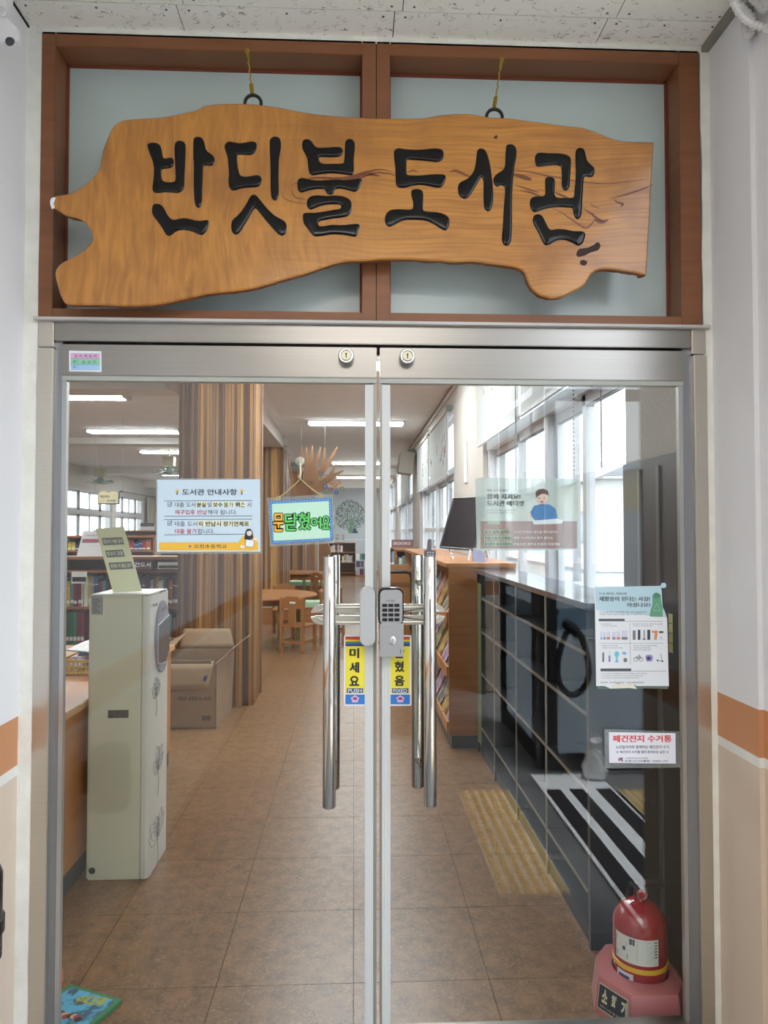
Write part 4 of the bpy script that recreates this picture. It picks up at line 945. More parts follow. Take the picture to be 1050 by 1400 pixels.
# print sits on the porch side of the sheet
P1, P2, P3 = YI-.0004, YI-.0007, YI-.001
m = MB(); rect_px(m, 657, 712.5, 789, 750, P1); part('red_field', m, film('brick_red_film', (176, 112, 104), .55), ep)
m = MB()
for y0, y1, x1 in ((724,730,696),(732.5,739,699.5),(740.5,747,700.5)): rect_px(m, 661.5, y0, x1, y1, P2)
rect_px(m, 667, 712, 684, 717, P2); part('caption_boxes', m, film('mint_box_film', (206, 226, 204), .95), ep, kind='stuff')
m = MB(); [(text_px(m, '함께 지켜요!', 665.5+d, 675, 711+d, 682.5, P2-.00002*d, 0, .012), text_px(m, '도서관 에티켓', 665.5+d, 684.5, 716+d, 692, P2-.00002*d, 0, .012)) for d in (0, .5, .9)]
text_px(m, '혜윰 도서관 공지', 665.5, 669, 694, 672, P2, 0, .02)
text_px(m, '음식 섭취 금지!', 662.5, 725, 695, 729.5, P3, 0, .02); text_px(m, '책을 소중히 다뤄요!', 662.5, 733.5, 698.5, 738, P3, 0, .02); text_px(m, '휴대폰은 잠시 꺼두기!', 662.5, 741.8, 699.5, 746.2, P3, 0, .02)
text_px(m, '도서관은 모두 함께 쓰는 곳이에요', 666, 696.5, 704, 698.8, P2); text_px(m, '서로를 배려하는 마음을 가져 주세요', 666, 700, 702, 702.2, P2)
part('lettering', m, mat('grey_print', (92, 98, 98), .6), ep, kind='stuff')
m = MB(); text_px(m, '도서관 안에서는 음식을 먹지 않아요', 702, 725.5, 762, 729, P2); text_px(m, '책에 낙서하거나 찢지 않아요', 702, 733.6, 756, 737.4, P2); text_px(m, '진동으로 바꾸고 조용히 이용해요', 702, 742, 766, 745.8, P2)
part('pale_lettering', m, white_p, ep, kind='stuff')
bo = MB()  # 0 hair 1 skin 2 blue 3 white
disc_px(bo, 741, 681, 8, 9, P1, 1); poly_px(bo, [(733,681),(732,673),(736,669),(743,668),(749,671),(751,678),(748,676),(741,675),(736,678)], P2, 0)
poly_px(bo, [(725,700),(731,691),(741,689),(752,690),(760,696),(763,709),(746,712),(731,711),(727,706)], P1, 2); poly_px(bo, [(728,712),(762,709),(770,711),(768,716),(730,717)], P2, 3)
disc_px(bo, 737, 681, .9, 1.1, P2-.0001, 0, 8); disc_px(bo, 744, 681, .9, 1.1, P2-.0001, 0, 8); poly_px(bo, [(738,685),(744,685),(741,688)], P2-.0001, 4)
disc_px(bo, 723, 705, 2.4, 3, P2-.0001, 1)
part('boy_drawing', bo, [mat('brown_hair_print', (104, 74, 70), .6), mat('skin_print2', (222, 196, 182), .6), mat('blue_jumper_print', (84, 134, 190), .6), white_p, mat('mouth_print', (196, 84, 76), .6)], ep, kind='stuff')

# --- battery recycling poster
bp = glue('recycling_poster', 'white battery recycling poster with torn lower edge and small product pictures, on the right pane', 'poster', [(814,801),(905,802),(915,942),(816,941)], YO, None)
m = MB(); sheet_px(m, [(813,802.5),(904,801),(905,812),(906,830),(909,836),(912,846),(914.5,938),(870,938),(866,935),(858,936),(845,934),(838,937),(834,941),(826,938),(815,938)], YO, .0004)
part('sheet', m, mat('poster_white', (222, 226, 230), .5), bp)
Q1, Q2, Q3 = YO-.0004, YO-.0007, YO-.001
m = MB(); poly_px(m, [(813.5,802.5),(904,801),(905,812),(906,830),(909,836),(911,844),(862,839),(815,834)], Q1); part('blue_header', m, mat('header_blue', (178, 206, 216), .55), bp)
m = MB(); text_px(m, '다 쓴 배터리, 자원순환', 819, 810, 857, 813.4, Q2, 0, .02); [(text_px(m, '재활용이 된다는 사실!', 819+d, 815.5, 888+d, 822, Q2-.00002*d, 0, .012), text_px(m, '아셨나요?', 857+d, 824, 889+d, 830, Q2-.00002*d, 0, .012)) for d in (0, .5)]
text_px(m, '다 쓴 배터리는 분리배출 해야 하며 재활용하면', 820, 836, 884, 838, Q2); text_px(m, '소중한 자원이 되어 환경을 지킬 수 있습니다', 820, 839, 877, 841, Q2)
rect_px(m, 818.5, 846, 854, 849.4, Q2); line_px(m, [(854, 849.2), (906, 849.4)], .4, Q2); rect_px(m, 821, 914, 863, 917.8, Q2); line_px(m, [(863, 917.6), (911, 917.4)], .4, Q2)
line_px(m, [(820, 879.4), (907, 879.4)], .3, Q2); line_px(m, [(861, 851), (862, 909)], .3, Q2)
for k, y in enumerate((920, 923, 926)): text_px(m, '1. 다 쓴 전지는 수거함에 넣어 주시기 바랍니다 종이 상자에', 821, y, 884-9*k*.6, y+1.7, Q2)
for x0, x1, y in ((821, 835, 852.4), (823, 843, 855), (864, 906, 852.4), (866, 892, 855), (822, 845, 882), (824, 851, 885), (866, 898, 882), (866, 889, 885), (866, 889, 888)): text_px(m, '휴대용 전지의 종류와 배출', x0, y, x1, y+1.5, Q2)
text_px(m, '환경부  한국환경공단  전지재활용협회', 821, 932, 880, 934.2, Q2)
part('lettering', m, mat('poster_ink', (84, 88, 94), .6), bp, kind='stuff')
# green waste box figure
m = MB(); poly_px(m, [(888,842),(889,836),(892,826),(892,814),(895,810.5),(899,810),(903,813),(904,822),(906,832),(906,843.5),(889,843)], Q2); part('green_bin_print', m, mat('bin_green', (98, 156, 124), .6), bp)
m = MB(); line_px(m, [(893,835),(898,825),(902.5,835),(893,835)], .6, Q3); disc_px(m, 898, 814.5, 5.2, 3.4, Q3, 1, 12); part('bin_mark', m, [mat('bin_mark_pale', (150, 196, 168), .6), mat('bin_lid', (78, 134, 106), .6)], bp, kind='stuff')
pr = MB(); cols = [mat('print_grey', (120, 118, 120), .6), mat('print_violet', (140, 136, 190), .6), mat('print_orange', (214, 140, 100), .6), mat('print_cyan', (112, 186, 220), .6), mat('print_ink', (66, 62, 72), .6), mat('print_lilac', (206, 206, 222), .6)]
for x0, x1, y0, c0, c1 in ((821,823.5,864,5,3),(825,828,864,5,1),(829.5,834,864,5,2),(837,841.5,864,5,1),(843,848,863.5,5,2),(850,858,862,5,0)): rect_px(pr, x0, y0, x1, 874.5, Q2, c0); rect_px(pr, x0, 871, x1, 874.5, Q3, c1)
for x0, x1, y0, c0 in ((865,869,862,0),(872,875.5,861,4),(880,881.4,861,0),(885,889,861,4),(901,907,863,4)): rect_px(pr, x0, y0, x1, 874.8 if c0 != 4 or x0 < 900 else 865.5, Q2, c0)
rect_px(pr, 878.5, 873.2, 883, 874.8, Q2, 0); poly_px(pr, [(891,862.5),(899,862),(899,866),(898,874.6),(894,874.6),(895.4,866),(891,864.6)], Q2, 2); rect_px(pr, 902, 869.5, 906, 874.8, Q2, 5)
rect_px(pr, 823.5, 892, 826, 905, Q2, 0); rect_px(pr, 832, 896, 834.5, 905, Q2, 1); rect_px(pr, 832.6, 890, 834, 894, Q2, 5)
disc_px(pr, 843.3, 894.5, 3.2, 4, Q2, 3); rect_px(pr, 842.3, 898, 844.3, 904, Q2, 3); rect_px(pr, 840.5, 903.6, 846, 905.2, Q2, 3); disc_px(pr, 853.5, 893, 3, 2, Q2, 3); disc_px(pr, 855, 902.5, 2.6, 3, Q2, 0)
for cx in (869, 876.5): line_px(pr, [(cx+2.8*math.cos(a), 901.5+2.8*math.sin(a)) for a in [2*PI*i/12 for i in range(13)]], .5, Q2, 4)
line_px(pr, [(869,901.5),(871.5,897),(875,897),(876.5,901.5)], .5, Q2, 4); line_px(pr, [(872.8,901.5),(871.5,897)], .5, Q2, 4); line_px(pr, [(872.8,901.5),(875,897),(873.5,894.8)], .5, Q2, 4)
poly_px(pr, [(882,897),(885,895.3),(891,895.3),(892.8,899),(891.5,904),(884,904.6)], Q2, 1); disc_px(pr, 887, 900, 2.6, 2.2, Q3, 4)
line_px(pr, [(903.5,894),(905,904),(898,902.6)], .6, Q2, 4); disc_px(pr, 899, 903, 1.2, 1.2, Q3, 4); disc_px(pr, 905.6, 904, 1.2, 1.2, Q3, 4)
part('product_pictures', pr, cols, bp, kind='stuff')
m = MB(); sheet_px(m, [(816,938.3),(834,941),(838,938),(870,938.6),(914,938.3),(913,942),(880,941),(817,942)], YO+.0001, .0003); part('torn_edge', m, mat('torn_green', (96, 118, 108), .8), bp)
m = MB(); sheet_px(m, [(903,801),(904.5,797.2),(909,796.6),(911,800),(910,803.4),(905.5,804.2)], YO-.0006, .0003); part('tape', m, mat('tape_blue', (178, 206, 216), .5), bp)
m = MB(); poly_px(m, [(833,941.5),(840,935.5),(848,934.5),(860,936),(866,935),(871,942),(860,940.6),(846,941.2)], Q1); part('torn_paper', m, mat('torn_cream', (226, 220, 206), .8), bp)

# --- battery collection sign
bs = glue('battery_sign', 'white laminated sign with red Korean heading, below the recycling poster', 'sign', [(826,998),(930,998),(930,1050),(826,1050)], YO, None)
m = MB(); sheet_px(m, [(826.5,997),(929,1000),(930.5,1049.5),(827,1050.5)], YO, .0004); part('laminate', m, laminate, bs)
m = MB(); sheet_px(m, [(832.5,1001),(923.5,1002.5),(924,1044),(833,1043)], YO-.0006, .0005); part('sheet', m, mat('sign_white', (228, 230, 240), .5), bs)
m = MB(); text_px(m, '폐건전지 수거통', 837.5, 1005, 917.6, 1014.5, Y2, 0, .01); text_px(m, '폐건전지 수거통', 838.2, 1005.2, 918.3, 1014.7, Y2-.00002, 0, .01); part('red_heading', m, mat('sign_red', (214, 84, 84), .6), bs, kind='stuff')
m = MB(); text_px(m, '노인일자리와 함께하는 폐건전지 수거', 842, 1019, 914.5, 1023.6, Y2, 0, .01); text_px(m, '☆ 폐건전지 수거를 통한 환경보호 실천 ☆', 842, 1026, 914.5, 1030, Y2, 0, .01)
text_px(m, '보건복지부 한국노인인력개발원', 856, 1035.6, 886, 1037.6, Y2); text_px(m, '포항시니어클럽', 854, 1039, 888, 1042, Y2, 0, .01); text_px(m, '054)231-1919', 892.5, 1039.4, 913.5, 1042.2, Y2, 0, .01)
part('lettering', m, mat('sign_ink', (70, 74, 88), .6), bs, kind='stuff')
m = MB(); disc_px(m, 846.8, 1038.4, 1.6, 2.4, Y2, 0, 10); disc_px(m, 849.6, 1037.2, 1.6, 2, Y3, 1, 10); disc_px(m, 850.6, 1040, 1.2, 1.6, Y3-.0003, 1, 10); part('club_emblem', m, [mat('emblem_red', (206, 96, 96), .6), mat('emblem_slate', (104, 108, 136), .6)], bs, kind='stuff')

# --- push / fixed stickers
RB = [(176, 40, 48), (214, 92, 40), (232, 196, 60), (66, 140, 80), (40, 96, 170), (62, 44, 104)]
def sticker(x0, x1, y0, y1, chars, word, label):
    YK = YO; t = glue('push_sticker', label, 'sticker', [(x0, y0), (x1, y1)], YK, None, )
    m = MB(); q = rrect(x0, y0, x1, y1, 2.2, 4); sheet_px(m, q, YK, .0003); part('sheet', m, mat('sticker_white', (226, 226, 226), .4), t)
    m = MB(); h = 13.0/6; rect_px(m, x0+2, y0+15, x1-2, y0+79.5, YK-.0003, 6)
    for k in range(6): rect_px(m, x0+2, y0+2+h*k, x1-2, y0+2+h*(k+1), YK-.0003, k)
    rect_px(m, x0+2, y0+81, x1-2, y1-2, YK-.0003, 7); rect_px(m, x0+4, y0+72.5, x1-4, y0+79, YK-.0006, 8)
    part('colour_bands', m, [mat(f'rainbow_print_{"abcdef"[i]}', c, .5) for i, c in enumerate(RB)] + [mat('sticker_yellow', (232, 218, 60), .5), mat('sticker_blue', (48, 120, 196), .5), mat('sticker_navy', (40, 72, 120), .5)], t, kind='stuff')
    m = MB()
    for ch, a, b in chars:
        for k in range(6): text_px(m, ch, x0+8+.5*math.cos(k*PI/3), a+.5+.4*math.sin(k*PI/3), x0+20.5+.5*math.cos(k*PI/3), b-.5+.4*math.sin(k*PI/3), YK-.0009-.00002*k, 0, .012)
    part('lettering', m, ink, t, kind='stuff')
    m = MB(); text_px(m, word, x0+5.8, y0+73.4, x1-6, y0+78.2, YK-.0009, 0, .008)
    cx, cy = (x0+x1)/2, y0+87.3
    poly_px(m, [(cx+(6 if i % 2 == 0 else 4.6)*math.sin(PI*i/5+PI), cy+(5.6 if i % 2 == 0 else 4.4)*math.cos(PI*i/5+PI)) for i in range(10)], YK-.0006, 1)
    poly_px(m, [(cx-3, cy+1.6), (cx-2.6, cy-1.4), (cx, cy-3), (cx+2.6, cy-1.4), (cx+3, cy+1.6), (cx+1.4, cy+.2), (cx, cy+1.6), (cx-1.4, cy+.2)], YK-.0009, 2)
    part('school_emblem', m, [white_p, mat('emblem_pink', (214, 176, 210), .5), mat('emblem_crimson', (150, 50, 84), .5)], t, kind='stuff')
sticker(470.2, 500.5, 868.5, 965, [('미', 886, 900), ('세', 905, 920), ('요', 924, 938)], 'PUSH', 'rainbow-topped yellow sticker reading push in Korean, left of the door gap')
sticker(532, 562.5, 868.5, 965, [('닫', 886, 900), ('혔', 904, 919), ('음', 923.5, 938)], 'FIXED', 'rainbow-topped yellow sticker reading fixed, right of the door gap under the keypad lock')

# --- small room label on the left top rail
YR = -.0185
rl = glue('rail_label', 'small pink, green and blue striped label on the left end of the door top rail', 'label', [(94,480),(139,508)], YR, None)
m = MB(); sheet_px(m, [(94.3,479.3),(138.5,480.2),(138.8,508.6),(94.6,507.6)], YR-.0003, .0003); part('sheet', m, white_p, rl)
m = MB(); poly_px(m, [(96.5,483),(136.5,483.6),(136.5,490.6),(96.5,490)], YR-.0007, 0); poly_px(m, [(96.5,490),(136.5,490.6),(136.5,498.8),(96.5,498.2)], YR-.0007, 1); poly_px(m, [(96.5,498.2),(136.5,498.8),(136.5,505.8),(96.5,505.2)], YR-.0007, 2)
part('colour_bands', m, [mat('band_pink', (222, 172, 208), .6), mat('band_green', (142, 204, 172), .6), mat('band_blue', (160, 198, 232), .6)], rl, kind='stuff')
m = MB(); text_px(m, '관 리 책 임 자', 101.5, 485, 132.5, 488.8, YR-.001, 0, .01); text_px(m, '정', 99.5, 492.5, 103.8, 496.4, YR-.001); text_px(m, '윤 상 근', 112, 493, 131.5, 497, YR-.001); text_px(m, '부', 99.5, 500, 103.8, 503.6, YR-.001)
for y in (483, 490.2, 498.4, 505.4): line_px(m, [(96.5, y), (136.5, y+.5)], .25, YR-.001)
line_px(m, [(106.2, 490.4), (106.2, 505.3)], .25, YR-.001)
part('lettering', m, mat('label_ink', (70, 76, 110), .6), rl, kind='stuff')

# ================================================================ slatted timber columns
slat_m = []
for i, c in enumerate(((156, 112, 66), (112, 78, 50), (184, 138, 80), (128, 96, 72), (88, 60, 42), (166, 122, 76))):
    slat_m.append(mat(f'slat_wood_{"abcdef"[i]}', c, .5, var=.12, scale=(20, 20, 1.2)))
def slat_column(x0, x1, y0, y1, zt, label, seed, w=.027):
    r = random.Random(seed); t = thing('slatted_column', label, 'column', ((x0+x1)/2, (y0+y1)/2, 0), 'timber slatted columns of the library')
    part('core', MB().box(x0+.012, x1-.012, y0+.012, y1-.012, 0, zt), mat('column_core', (74, 52, 38), .8), t)
    def run(n, f):
        for i in range(n):
            d = r.choice((.0, .006, .012)); part('slat', f(i, d), r.choice(slat_m), t)
    nx = round((x1-x0)/w); wx = (x1-x0)/nx; ny = round((y1-y0)/w); wy = (y1-y0)/ny
    run(nx, lambda i, d: MB().box(x0+i*wx+.001, x0+(i+1)*wx-.001, y0-.012-d, y0+.012, 0, zt))
    run(ny, lambda i, d: MB().box(x1-.012, x1+.008+d, y0+i*wy+.001, y0+(i+1)*wy-.001, 0, zt))
    return t
slat_column(-1.52, -.885, 4.11, 4.68, ZC, 'big timber-slatted column behind the cardboard box, full room height', 11)
slat_column(-2.0, -1.25, 10.3, 11.6, 2.98, 'second timber-slatted column, behind the hanging green sign', 12, .05)
slat_column(-2.0, -1.25, 15.2, 16.4, 2.98, 'third timber-slatted column, far behind the round table', 13, .06)
slat_column(-2.0, -1.25, 20.4, 21.8, 2.98, 'farthest timber-slatted column near the mural wall', 14, .08)

# ================================================================ water purifier
px0, px1, py0, py1, pz = -1.15, -.885, 1.06, 1.37, 1.222
ivory = mat('ivory_steel', (204, 203, 178), .35, var=.02, scale=(3, 3, 3)); ivory2 = mat('ivory_front', (212, 208, 198), .3)
t = thing('water_purifier', 'tall ivory water purifier cabinet standing behind the left pane', 'water purifier', ((px0+px1)/2, (py0+py1)/2, 0))
part('body', MB().box(px0, px1-.03, py0, py1, .0, pz), ivory, t, bevel=.008)
fp_ = MB().prism([(px1-.032, py0), (px1-.014, py0), (px1-.004, py0+.008), (px1, py0+.03), (px1, py1-.03), (px1-.004, py1-.008), (px1-.014, py1), (px1-.032, py1)], 'z', .004, pz-.002)
part('front_panel', fp_, ivory2, t, smooth=True)
part('top_cap', MB().box(px0+.004, px1-.006, py0+.004, py1-.004, pz, pz+.006), ivory2, t, bevel=.003)
cy, cz = (py0+py1)/2+.02, 1.02
ov = [(cy+.112*math.cos(2*PI*i/36), cz+.165*math.sin(2*PI*i/36)) for i in range(36)]
part('dispenser_oval', MB().prism(ov, 'x', px1-.002, px1+.010), mat('mauve_plastic', (140, 134, 146), .4), t, bevel=.003)
rc = [(cy-.085, cz+.06), (cy-.085, cz-.105), (cy-.04, cz-.115), (cy+.04, cz-.12), (cy+.092, cz-.08), (cy+.092, cz+.085)]
rf = part('recess_rim', MB().prism([(a+(a-cy)*.06, b+(b-cz)*.06) for a, b in rc], 'x', px1+.009, px1+.013), mat('rim_pale', (196, 196, 204), .3), t)
part('recess', MB().prism(rc, 'x', px1+.012, px1+.0142), mat('recess_dark', (92, 98, 104), .2), rf)
m = MB()
for i in range(5): m.cyl((px1, cy-.03+i*.022, cz+.205), (px1+.002, cy-.03+i*.022, cz+.205), .005, 8)
part('indicator_dots', m, ink, t, kind='stuff')
m = MB(); text_plane(m, 'Chungho', (px1+.0006, py0+.03, pz-.058), (0, .08, 0), (0, 0, .02)); text_plane(m, '정수기', (px1+.0106, cy-.04, cz+.115), (0, .085, 0), (0, 0, .018)); part('lettering', m, ink, t, kind='stuff')
fl = MB(); rr2 = random.Random(5)
for (by, bz, sc) in ((py0+.10, .76, .075), (py0+.14, .42, .10), (py0+.14, .12, .13)):
    for k in range(7):
        a = -.9+k*.36+PI/2; L = sc*rr2.uniform(.7, 1.25); d = Vector((0, math.cos(a), math.sin(a))); nrm = Vector((0, -d.z, d.y))
        b = Vector((px1+.0012, by, bz)); pts = [b + d*L*s_ + nrm*L*.22*math.sin(PI*s_)*sg2 for sg2 in (1,) for s_ in [i/8 for i in range(9)]] + [b + d*L*s_ - nrm*L*.22*math.sin(PI*s_) for s_ in [1-i/8 for i in range(9)]]
        fl.tube(pts, .0009, 4)
    fl.tube([Vector((px1+.0012, by, bz)), Vector((px1+.0012, by+.01, bz-sc*.6)), Vector((px1+.0012, by-.005, bz-sc*1.1))], .0011, 4)
part('flower_line_print', fl, mat('print_line_grey', (130, 130, 132), .6), t, kind='stuff')
part('spec_label', MB().box(px0+.012, px0+.06, py0-.0012, py0, 1.14, 1.222), mat('foil_grey', (150, 152, 146), .35, .3), t)
m = MB()
for i in range(8): m.box(px0+.016, px0+.05-.006*(i % 3), py0-.002, py0-.0012, 1.15+i*.008, 1.152+i*.008)
part('spec_print', m, ink, t, kind='stuff')
part('grip_slot', MB().box(-1.062, -.975, py0-.002, py0+.002, .695, .728), mat('slot_black', (32, 28, 28), .5), t)
g = MB()
for i in range(4): g.box(-1.058+i*.021, -1.042+i*.021, py0-.0035, py0-.002, .70, .723)
part('slot_rib', g, mat('slot_grey', (60, 54, 54), .5), t, kind='stuff')
part('hose_port', MB().lathe([(.013, 0), (.014, .004), (.009, .006)], (-1.122, py0, .045), 20, axis='y'), black, t)
# tilted pale green card on top
t = thing('acrylic_notice', 'pale green acrylic notice tilted on top of the water purifier', 'notice', (-1.0, 1.2, pz+.006))
bl, br = Vector((-1.07, 1.13, pz+.007)), Vector((-.955, 1.17, pz+.012)); up = Vector((-.10, .05, .29)); nn = (br-bl).cross(up).normalized()*.003
def slab(mb, a, b, c, d, n, mi=0): mb.add([a, b, c, d, a+n, b+n, c+n, d+n], [(0, 1, 2, 3), (4, 7, 6, 5), (0, 4, 5, 1), (1, 5, 6, 2), (2, 6, 7, 3), (3, 7, 4, 0)], mi)
m = MB(); slab(m, bl, br, br+up*1.0, bl+up*.98, -nn); part('sheet', m, mat('pale_green_acrylic', (236, 236, 190), .35), t)
bx, tx = MB(), MB(); nf = nn if nn.y < 0 else -nn
for k, s_ in enumerate(('정수기 사용 금지', '정수기 고장', '관계자 외 출입 금지')):
    o_ = bl + up*(.72-k*.19) + (br-bl)*(.12 + .0*k) + nf*1.2; u_ = (br-bl)*(.72, .62, .8)[k]; v_ = up*.11
    bx.add([o_, o_+u_, o_+u_+v_, o_+v_], [(0, 1, 2, 3)]); text_plane(tx, s_, o_+u_*.05+v_*.2+nf*.2, u_*.9, v_*.6, 0, .03)
part('word_strips', bx, mat('strip_grey', (120, 122, 112), .6), t, kind='stuff'); part('lettering', tx, mat('strip_pale', (222, 224, 196), .6), t, kind='stuff')

# ================================================================ cardboard box
card = mat('cardboard', (156, 130, 104), .85, var=.06, scale=(6, 6, 6)); card_i = mat('cardboard_inside', (150, 128, 108), .9)
X0, X1, Y0b, Y1b, H = -1.72, -1.05, 3.40, 3.98, .49
t = thing('cardboard_box', 'big open cardboard box with crumpled flaps on the floor before the slatted column', 'box', (-1.38, 3.7, 0))
m = MB(); w = .006
m.box(X0, X1, Y0b, Y0b+w, 0, H); m.box(X0, X1, Y1b-w, Y1b, 0, H+.02); m.box(X0, X0+w, Y0b, Y1b, 0, H); m.add([(X1, Y0b, 0), (X1+.02, Y1b, 0), (X1+.04, Y1b, H+.03), (X1, Y0b, H), (X1-w, Y0b, 0), (X1+.02-w, Y1b, 0), (X1+.04-w, Y1b, H+.03), (X1-w, Y0b, H)], [(0, 1, 2, 3), (4, 7, 6, 5), (3, 2, 6, 7), (0, 3, 7, 4), (1, 5, 6, 2)]); m.box(X0, X1, Y0b, Y1b, 0, w)
part('carton', m, [card], t)
def flap(pts, lab=None):
    r_ = random.Random(len(pts)); a, b, c, d = [Vector(p) for p in pts]; m = MB(); N, K = 14, 4; vs = []
    for j in range(K+1):
        for i in range(N+1):
            p = a.lerp(b, i/N).lerp(d.lerp(c, i/N), j/K); p += Vector((0, -1, 0))*r_.uniform(0, .012)*(j/K); vs.append(p)
    m.add(vs, [(j*(N+1)+i, j*(N+1)+i+1, (j+1)*(N+1)+i+1, (j+1)*(N+1)+i) for j in range(K) for i in range(N)])
    o = part('flap', m, card, t, smooth=True); s = o.modifiers.new('thickness', 'SOLIDIFY'); s.thickness = .005; return o
flap([(X0, Y0b, H), (X1-.02, Y0b, H), (X1-.06, Y0b-.035, H-.185), (X0, Y0b-.035, H-.19)])
flap([(X0+.25, Y1b, H+.02), (X1+.04, Y1b, H+.03), (X1-.01, Y1b+.08, H+.18), (X0+.27, Y1b+.06, H+.185)])
flap([(X1, Y0b, H), (X1+.04, Y1b, H+.03), (X1+.19, Y1b-.1, H+.16), (X1+.1, Y0b+.1, H+.1)])
flap([(X0+.02, Y0b, H), (X0+.02, Y1b, H), (X0+.32, Y1b-.05, H+.17), (X0+.26, Y0b+.15, H+.06)])
part('inner_flap', MB().box(X0+.25, X1-.05, Y0b+.05, Y0b+.058, H-.12, H+.02), card_i, t); part('packed_board', MB().box(X0+.2, X1-.1, Y0b+.25, Y0b+.45, .1, H-.06), card_i, t)
m = MB(); text_px(m, '새일은 실험왕 21~42권', 243, 952, 288, 958, Y0b-.0008, 0, .02)
for i in range(9): m.box(-1.155+i*.0075, -1.151+i*.0075+(.0015 if i % 3 == 0 else 0), Y0b-.0012, Y0b, .06, .10)
part('print', m, mat('box_print', (62, 50, 44), .7), t, kind='stuff')
part('tape_mark', MB().add([(-1.135, Y0b-.056, .405), (-1.105, Y0b-.056, .415), (-1.112, Y0b-.058, .375), (-1.14, Y0b-.058, .37)], [(0, 1, 2, 3)]), mat('tape_mark_blue', (52, 64, 134), .5), t)

# ================================================================ issue desk at the left, basket with papers
t = thing('issue_desk', 'long orange-wood desk along the left, behind the door pane', 'desk', (-1.6, 1.6, 0))
part('desk_top', MB().box(-2.0, -1.165, .45, 2.6, .735, .765), desk_w, t, bevel=.003)
part('side_panel', MB().box(-1.21, -1.185, .47, 2.58, .09, .735), desk_w, t); part('end_panel', MB().box(-1.98, -1.21, .47, .495, .09, .735), desk_w, t)
part('end_panel', MB().box(-1.98, -1.21, 2.555, 2.58, .09, .735), desk_w, t)
part('edge_band', MB().box(-1.166, -1.1635, .45, 2.6, .737, .763), mat('edge_pale', (206, 160, 112), .4), t)
part('kickboard', MB().box(-1.97, -1.19, .49, 2.56, 0, .09), mat('kick_slate', (58, 66, 68), .5), t)
ybm = mat('yellow_basket', (226, 192, 60), .4)
t = thing('plastic_basket', 'yellow plastic basket full of papers on the desk', 'basket', (-1.35, 1.95, .765))
m = MB(); bx0, bx1, by0, by1, bz0, bz1 = -1.52, -1.2, 1.65, 2.2, .766, .835
m.box(bx0, bx1, by0, by1, bz0, bz0+.006)
for z in (bz0+.012, bz0+.034, bz1-.008):
    m.box(bx0-.004, bx1+.004, by0-.004, by0, z, z+.009); m.box(bx0-.004, bx1+.004, by1, by1+.004, z, z+.009); m.box(bx0-.004, bx0, by0, by1, z, z+.009); m.box(bx1, bx1+.004, by0, by1, z, z+.009)
for i in range(17): x = bx0+(bx1-bx0)*i/16; m.box(x-.003, x+.003, by0-.003, by0, bz0, bz1); m.box(x-.003, x+.003, by1, by1+.003, bz0, bz1)
for i in range(25): y = by0+(by1-by0)*i/24; m.box(bx1, bx1+.003, y-.003, y+.003, bz0, bz1); m.box(bx0-.003, bx0, y-.003, y+.003, bz0, bz1)
part('basket_mesh', m, ybm, t, kind='stuff')
part('rim', MB().tube([(bx0, by0, bz1), (bx1, by0, bz1), (bx1, by1, bz1), (bx0, by1, bz1)], .005, 6, closed=True), ybm, t)
pr_ = random.Random(8)
def leafy(x, y, z, w, h, a, colr, label, name='magazine', cat='magazine', group='papers in the yellow basket', bend=.02):
    n = 6; m = MB(); vs = []
    for i in range(n+1):
        for s in (-.5, .5):
            u = i/n-.5; p = Vector((s*w, u*h, bend*math.cos(u*PI*1.4)+.004*i*0)); vs.append(p)
    m.add(vs, [(2*i, 2*i+1, 2*i+3, 2*i+2) for i in range(n)])
    m.add([v + Vector((0, 0, .006)) for v in vs], [(2*i, 2*i+2, 2*i+3, 2*i+1) for i in range(n)])
    k = len(vs); m.add([], []); 
    for i in range(n): m.f += [(2*i, 2*i+2, k+2*i+2, k+2*i), (2*i+1, k+2*i+1, k+2*i+3, 2*i+3)]; m.m += [0, 0]
    m.xf(Matrix.Translation((x, y, z)) @ Matrix.Rotation(a, 4, 'Z'))
    return single(name, m, mat('cover_%s' % label.split()[0], colr, .35, rgb2=tuple(min(255, c+40) for c in colr), scale=(14, 14, 14)), label, cat, group, smooth=False)
for i, (c_, lb) in enumerate((((196, 190, 180), 'cream papers at the bottom of the yellow basket'), ((206, 208, 214), 'whitish leaflet under the pink one in the basket'), ((214, 150, 160), 'pink magazine in the yellow basket'),
    ((120, 156, 200), 'blue-white leaflet sliding off the basket edge'), ((226, 226, 224), 'white curled leaflet on top of the basket'))):
    leafy(-1.37+.02*(i % 3), 1.9+.03*(i % 2), .80+i*.019, .24, .36, pr_.uniform(-.5, .5), c_, lb)

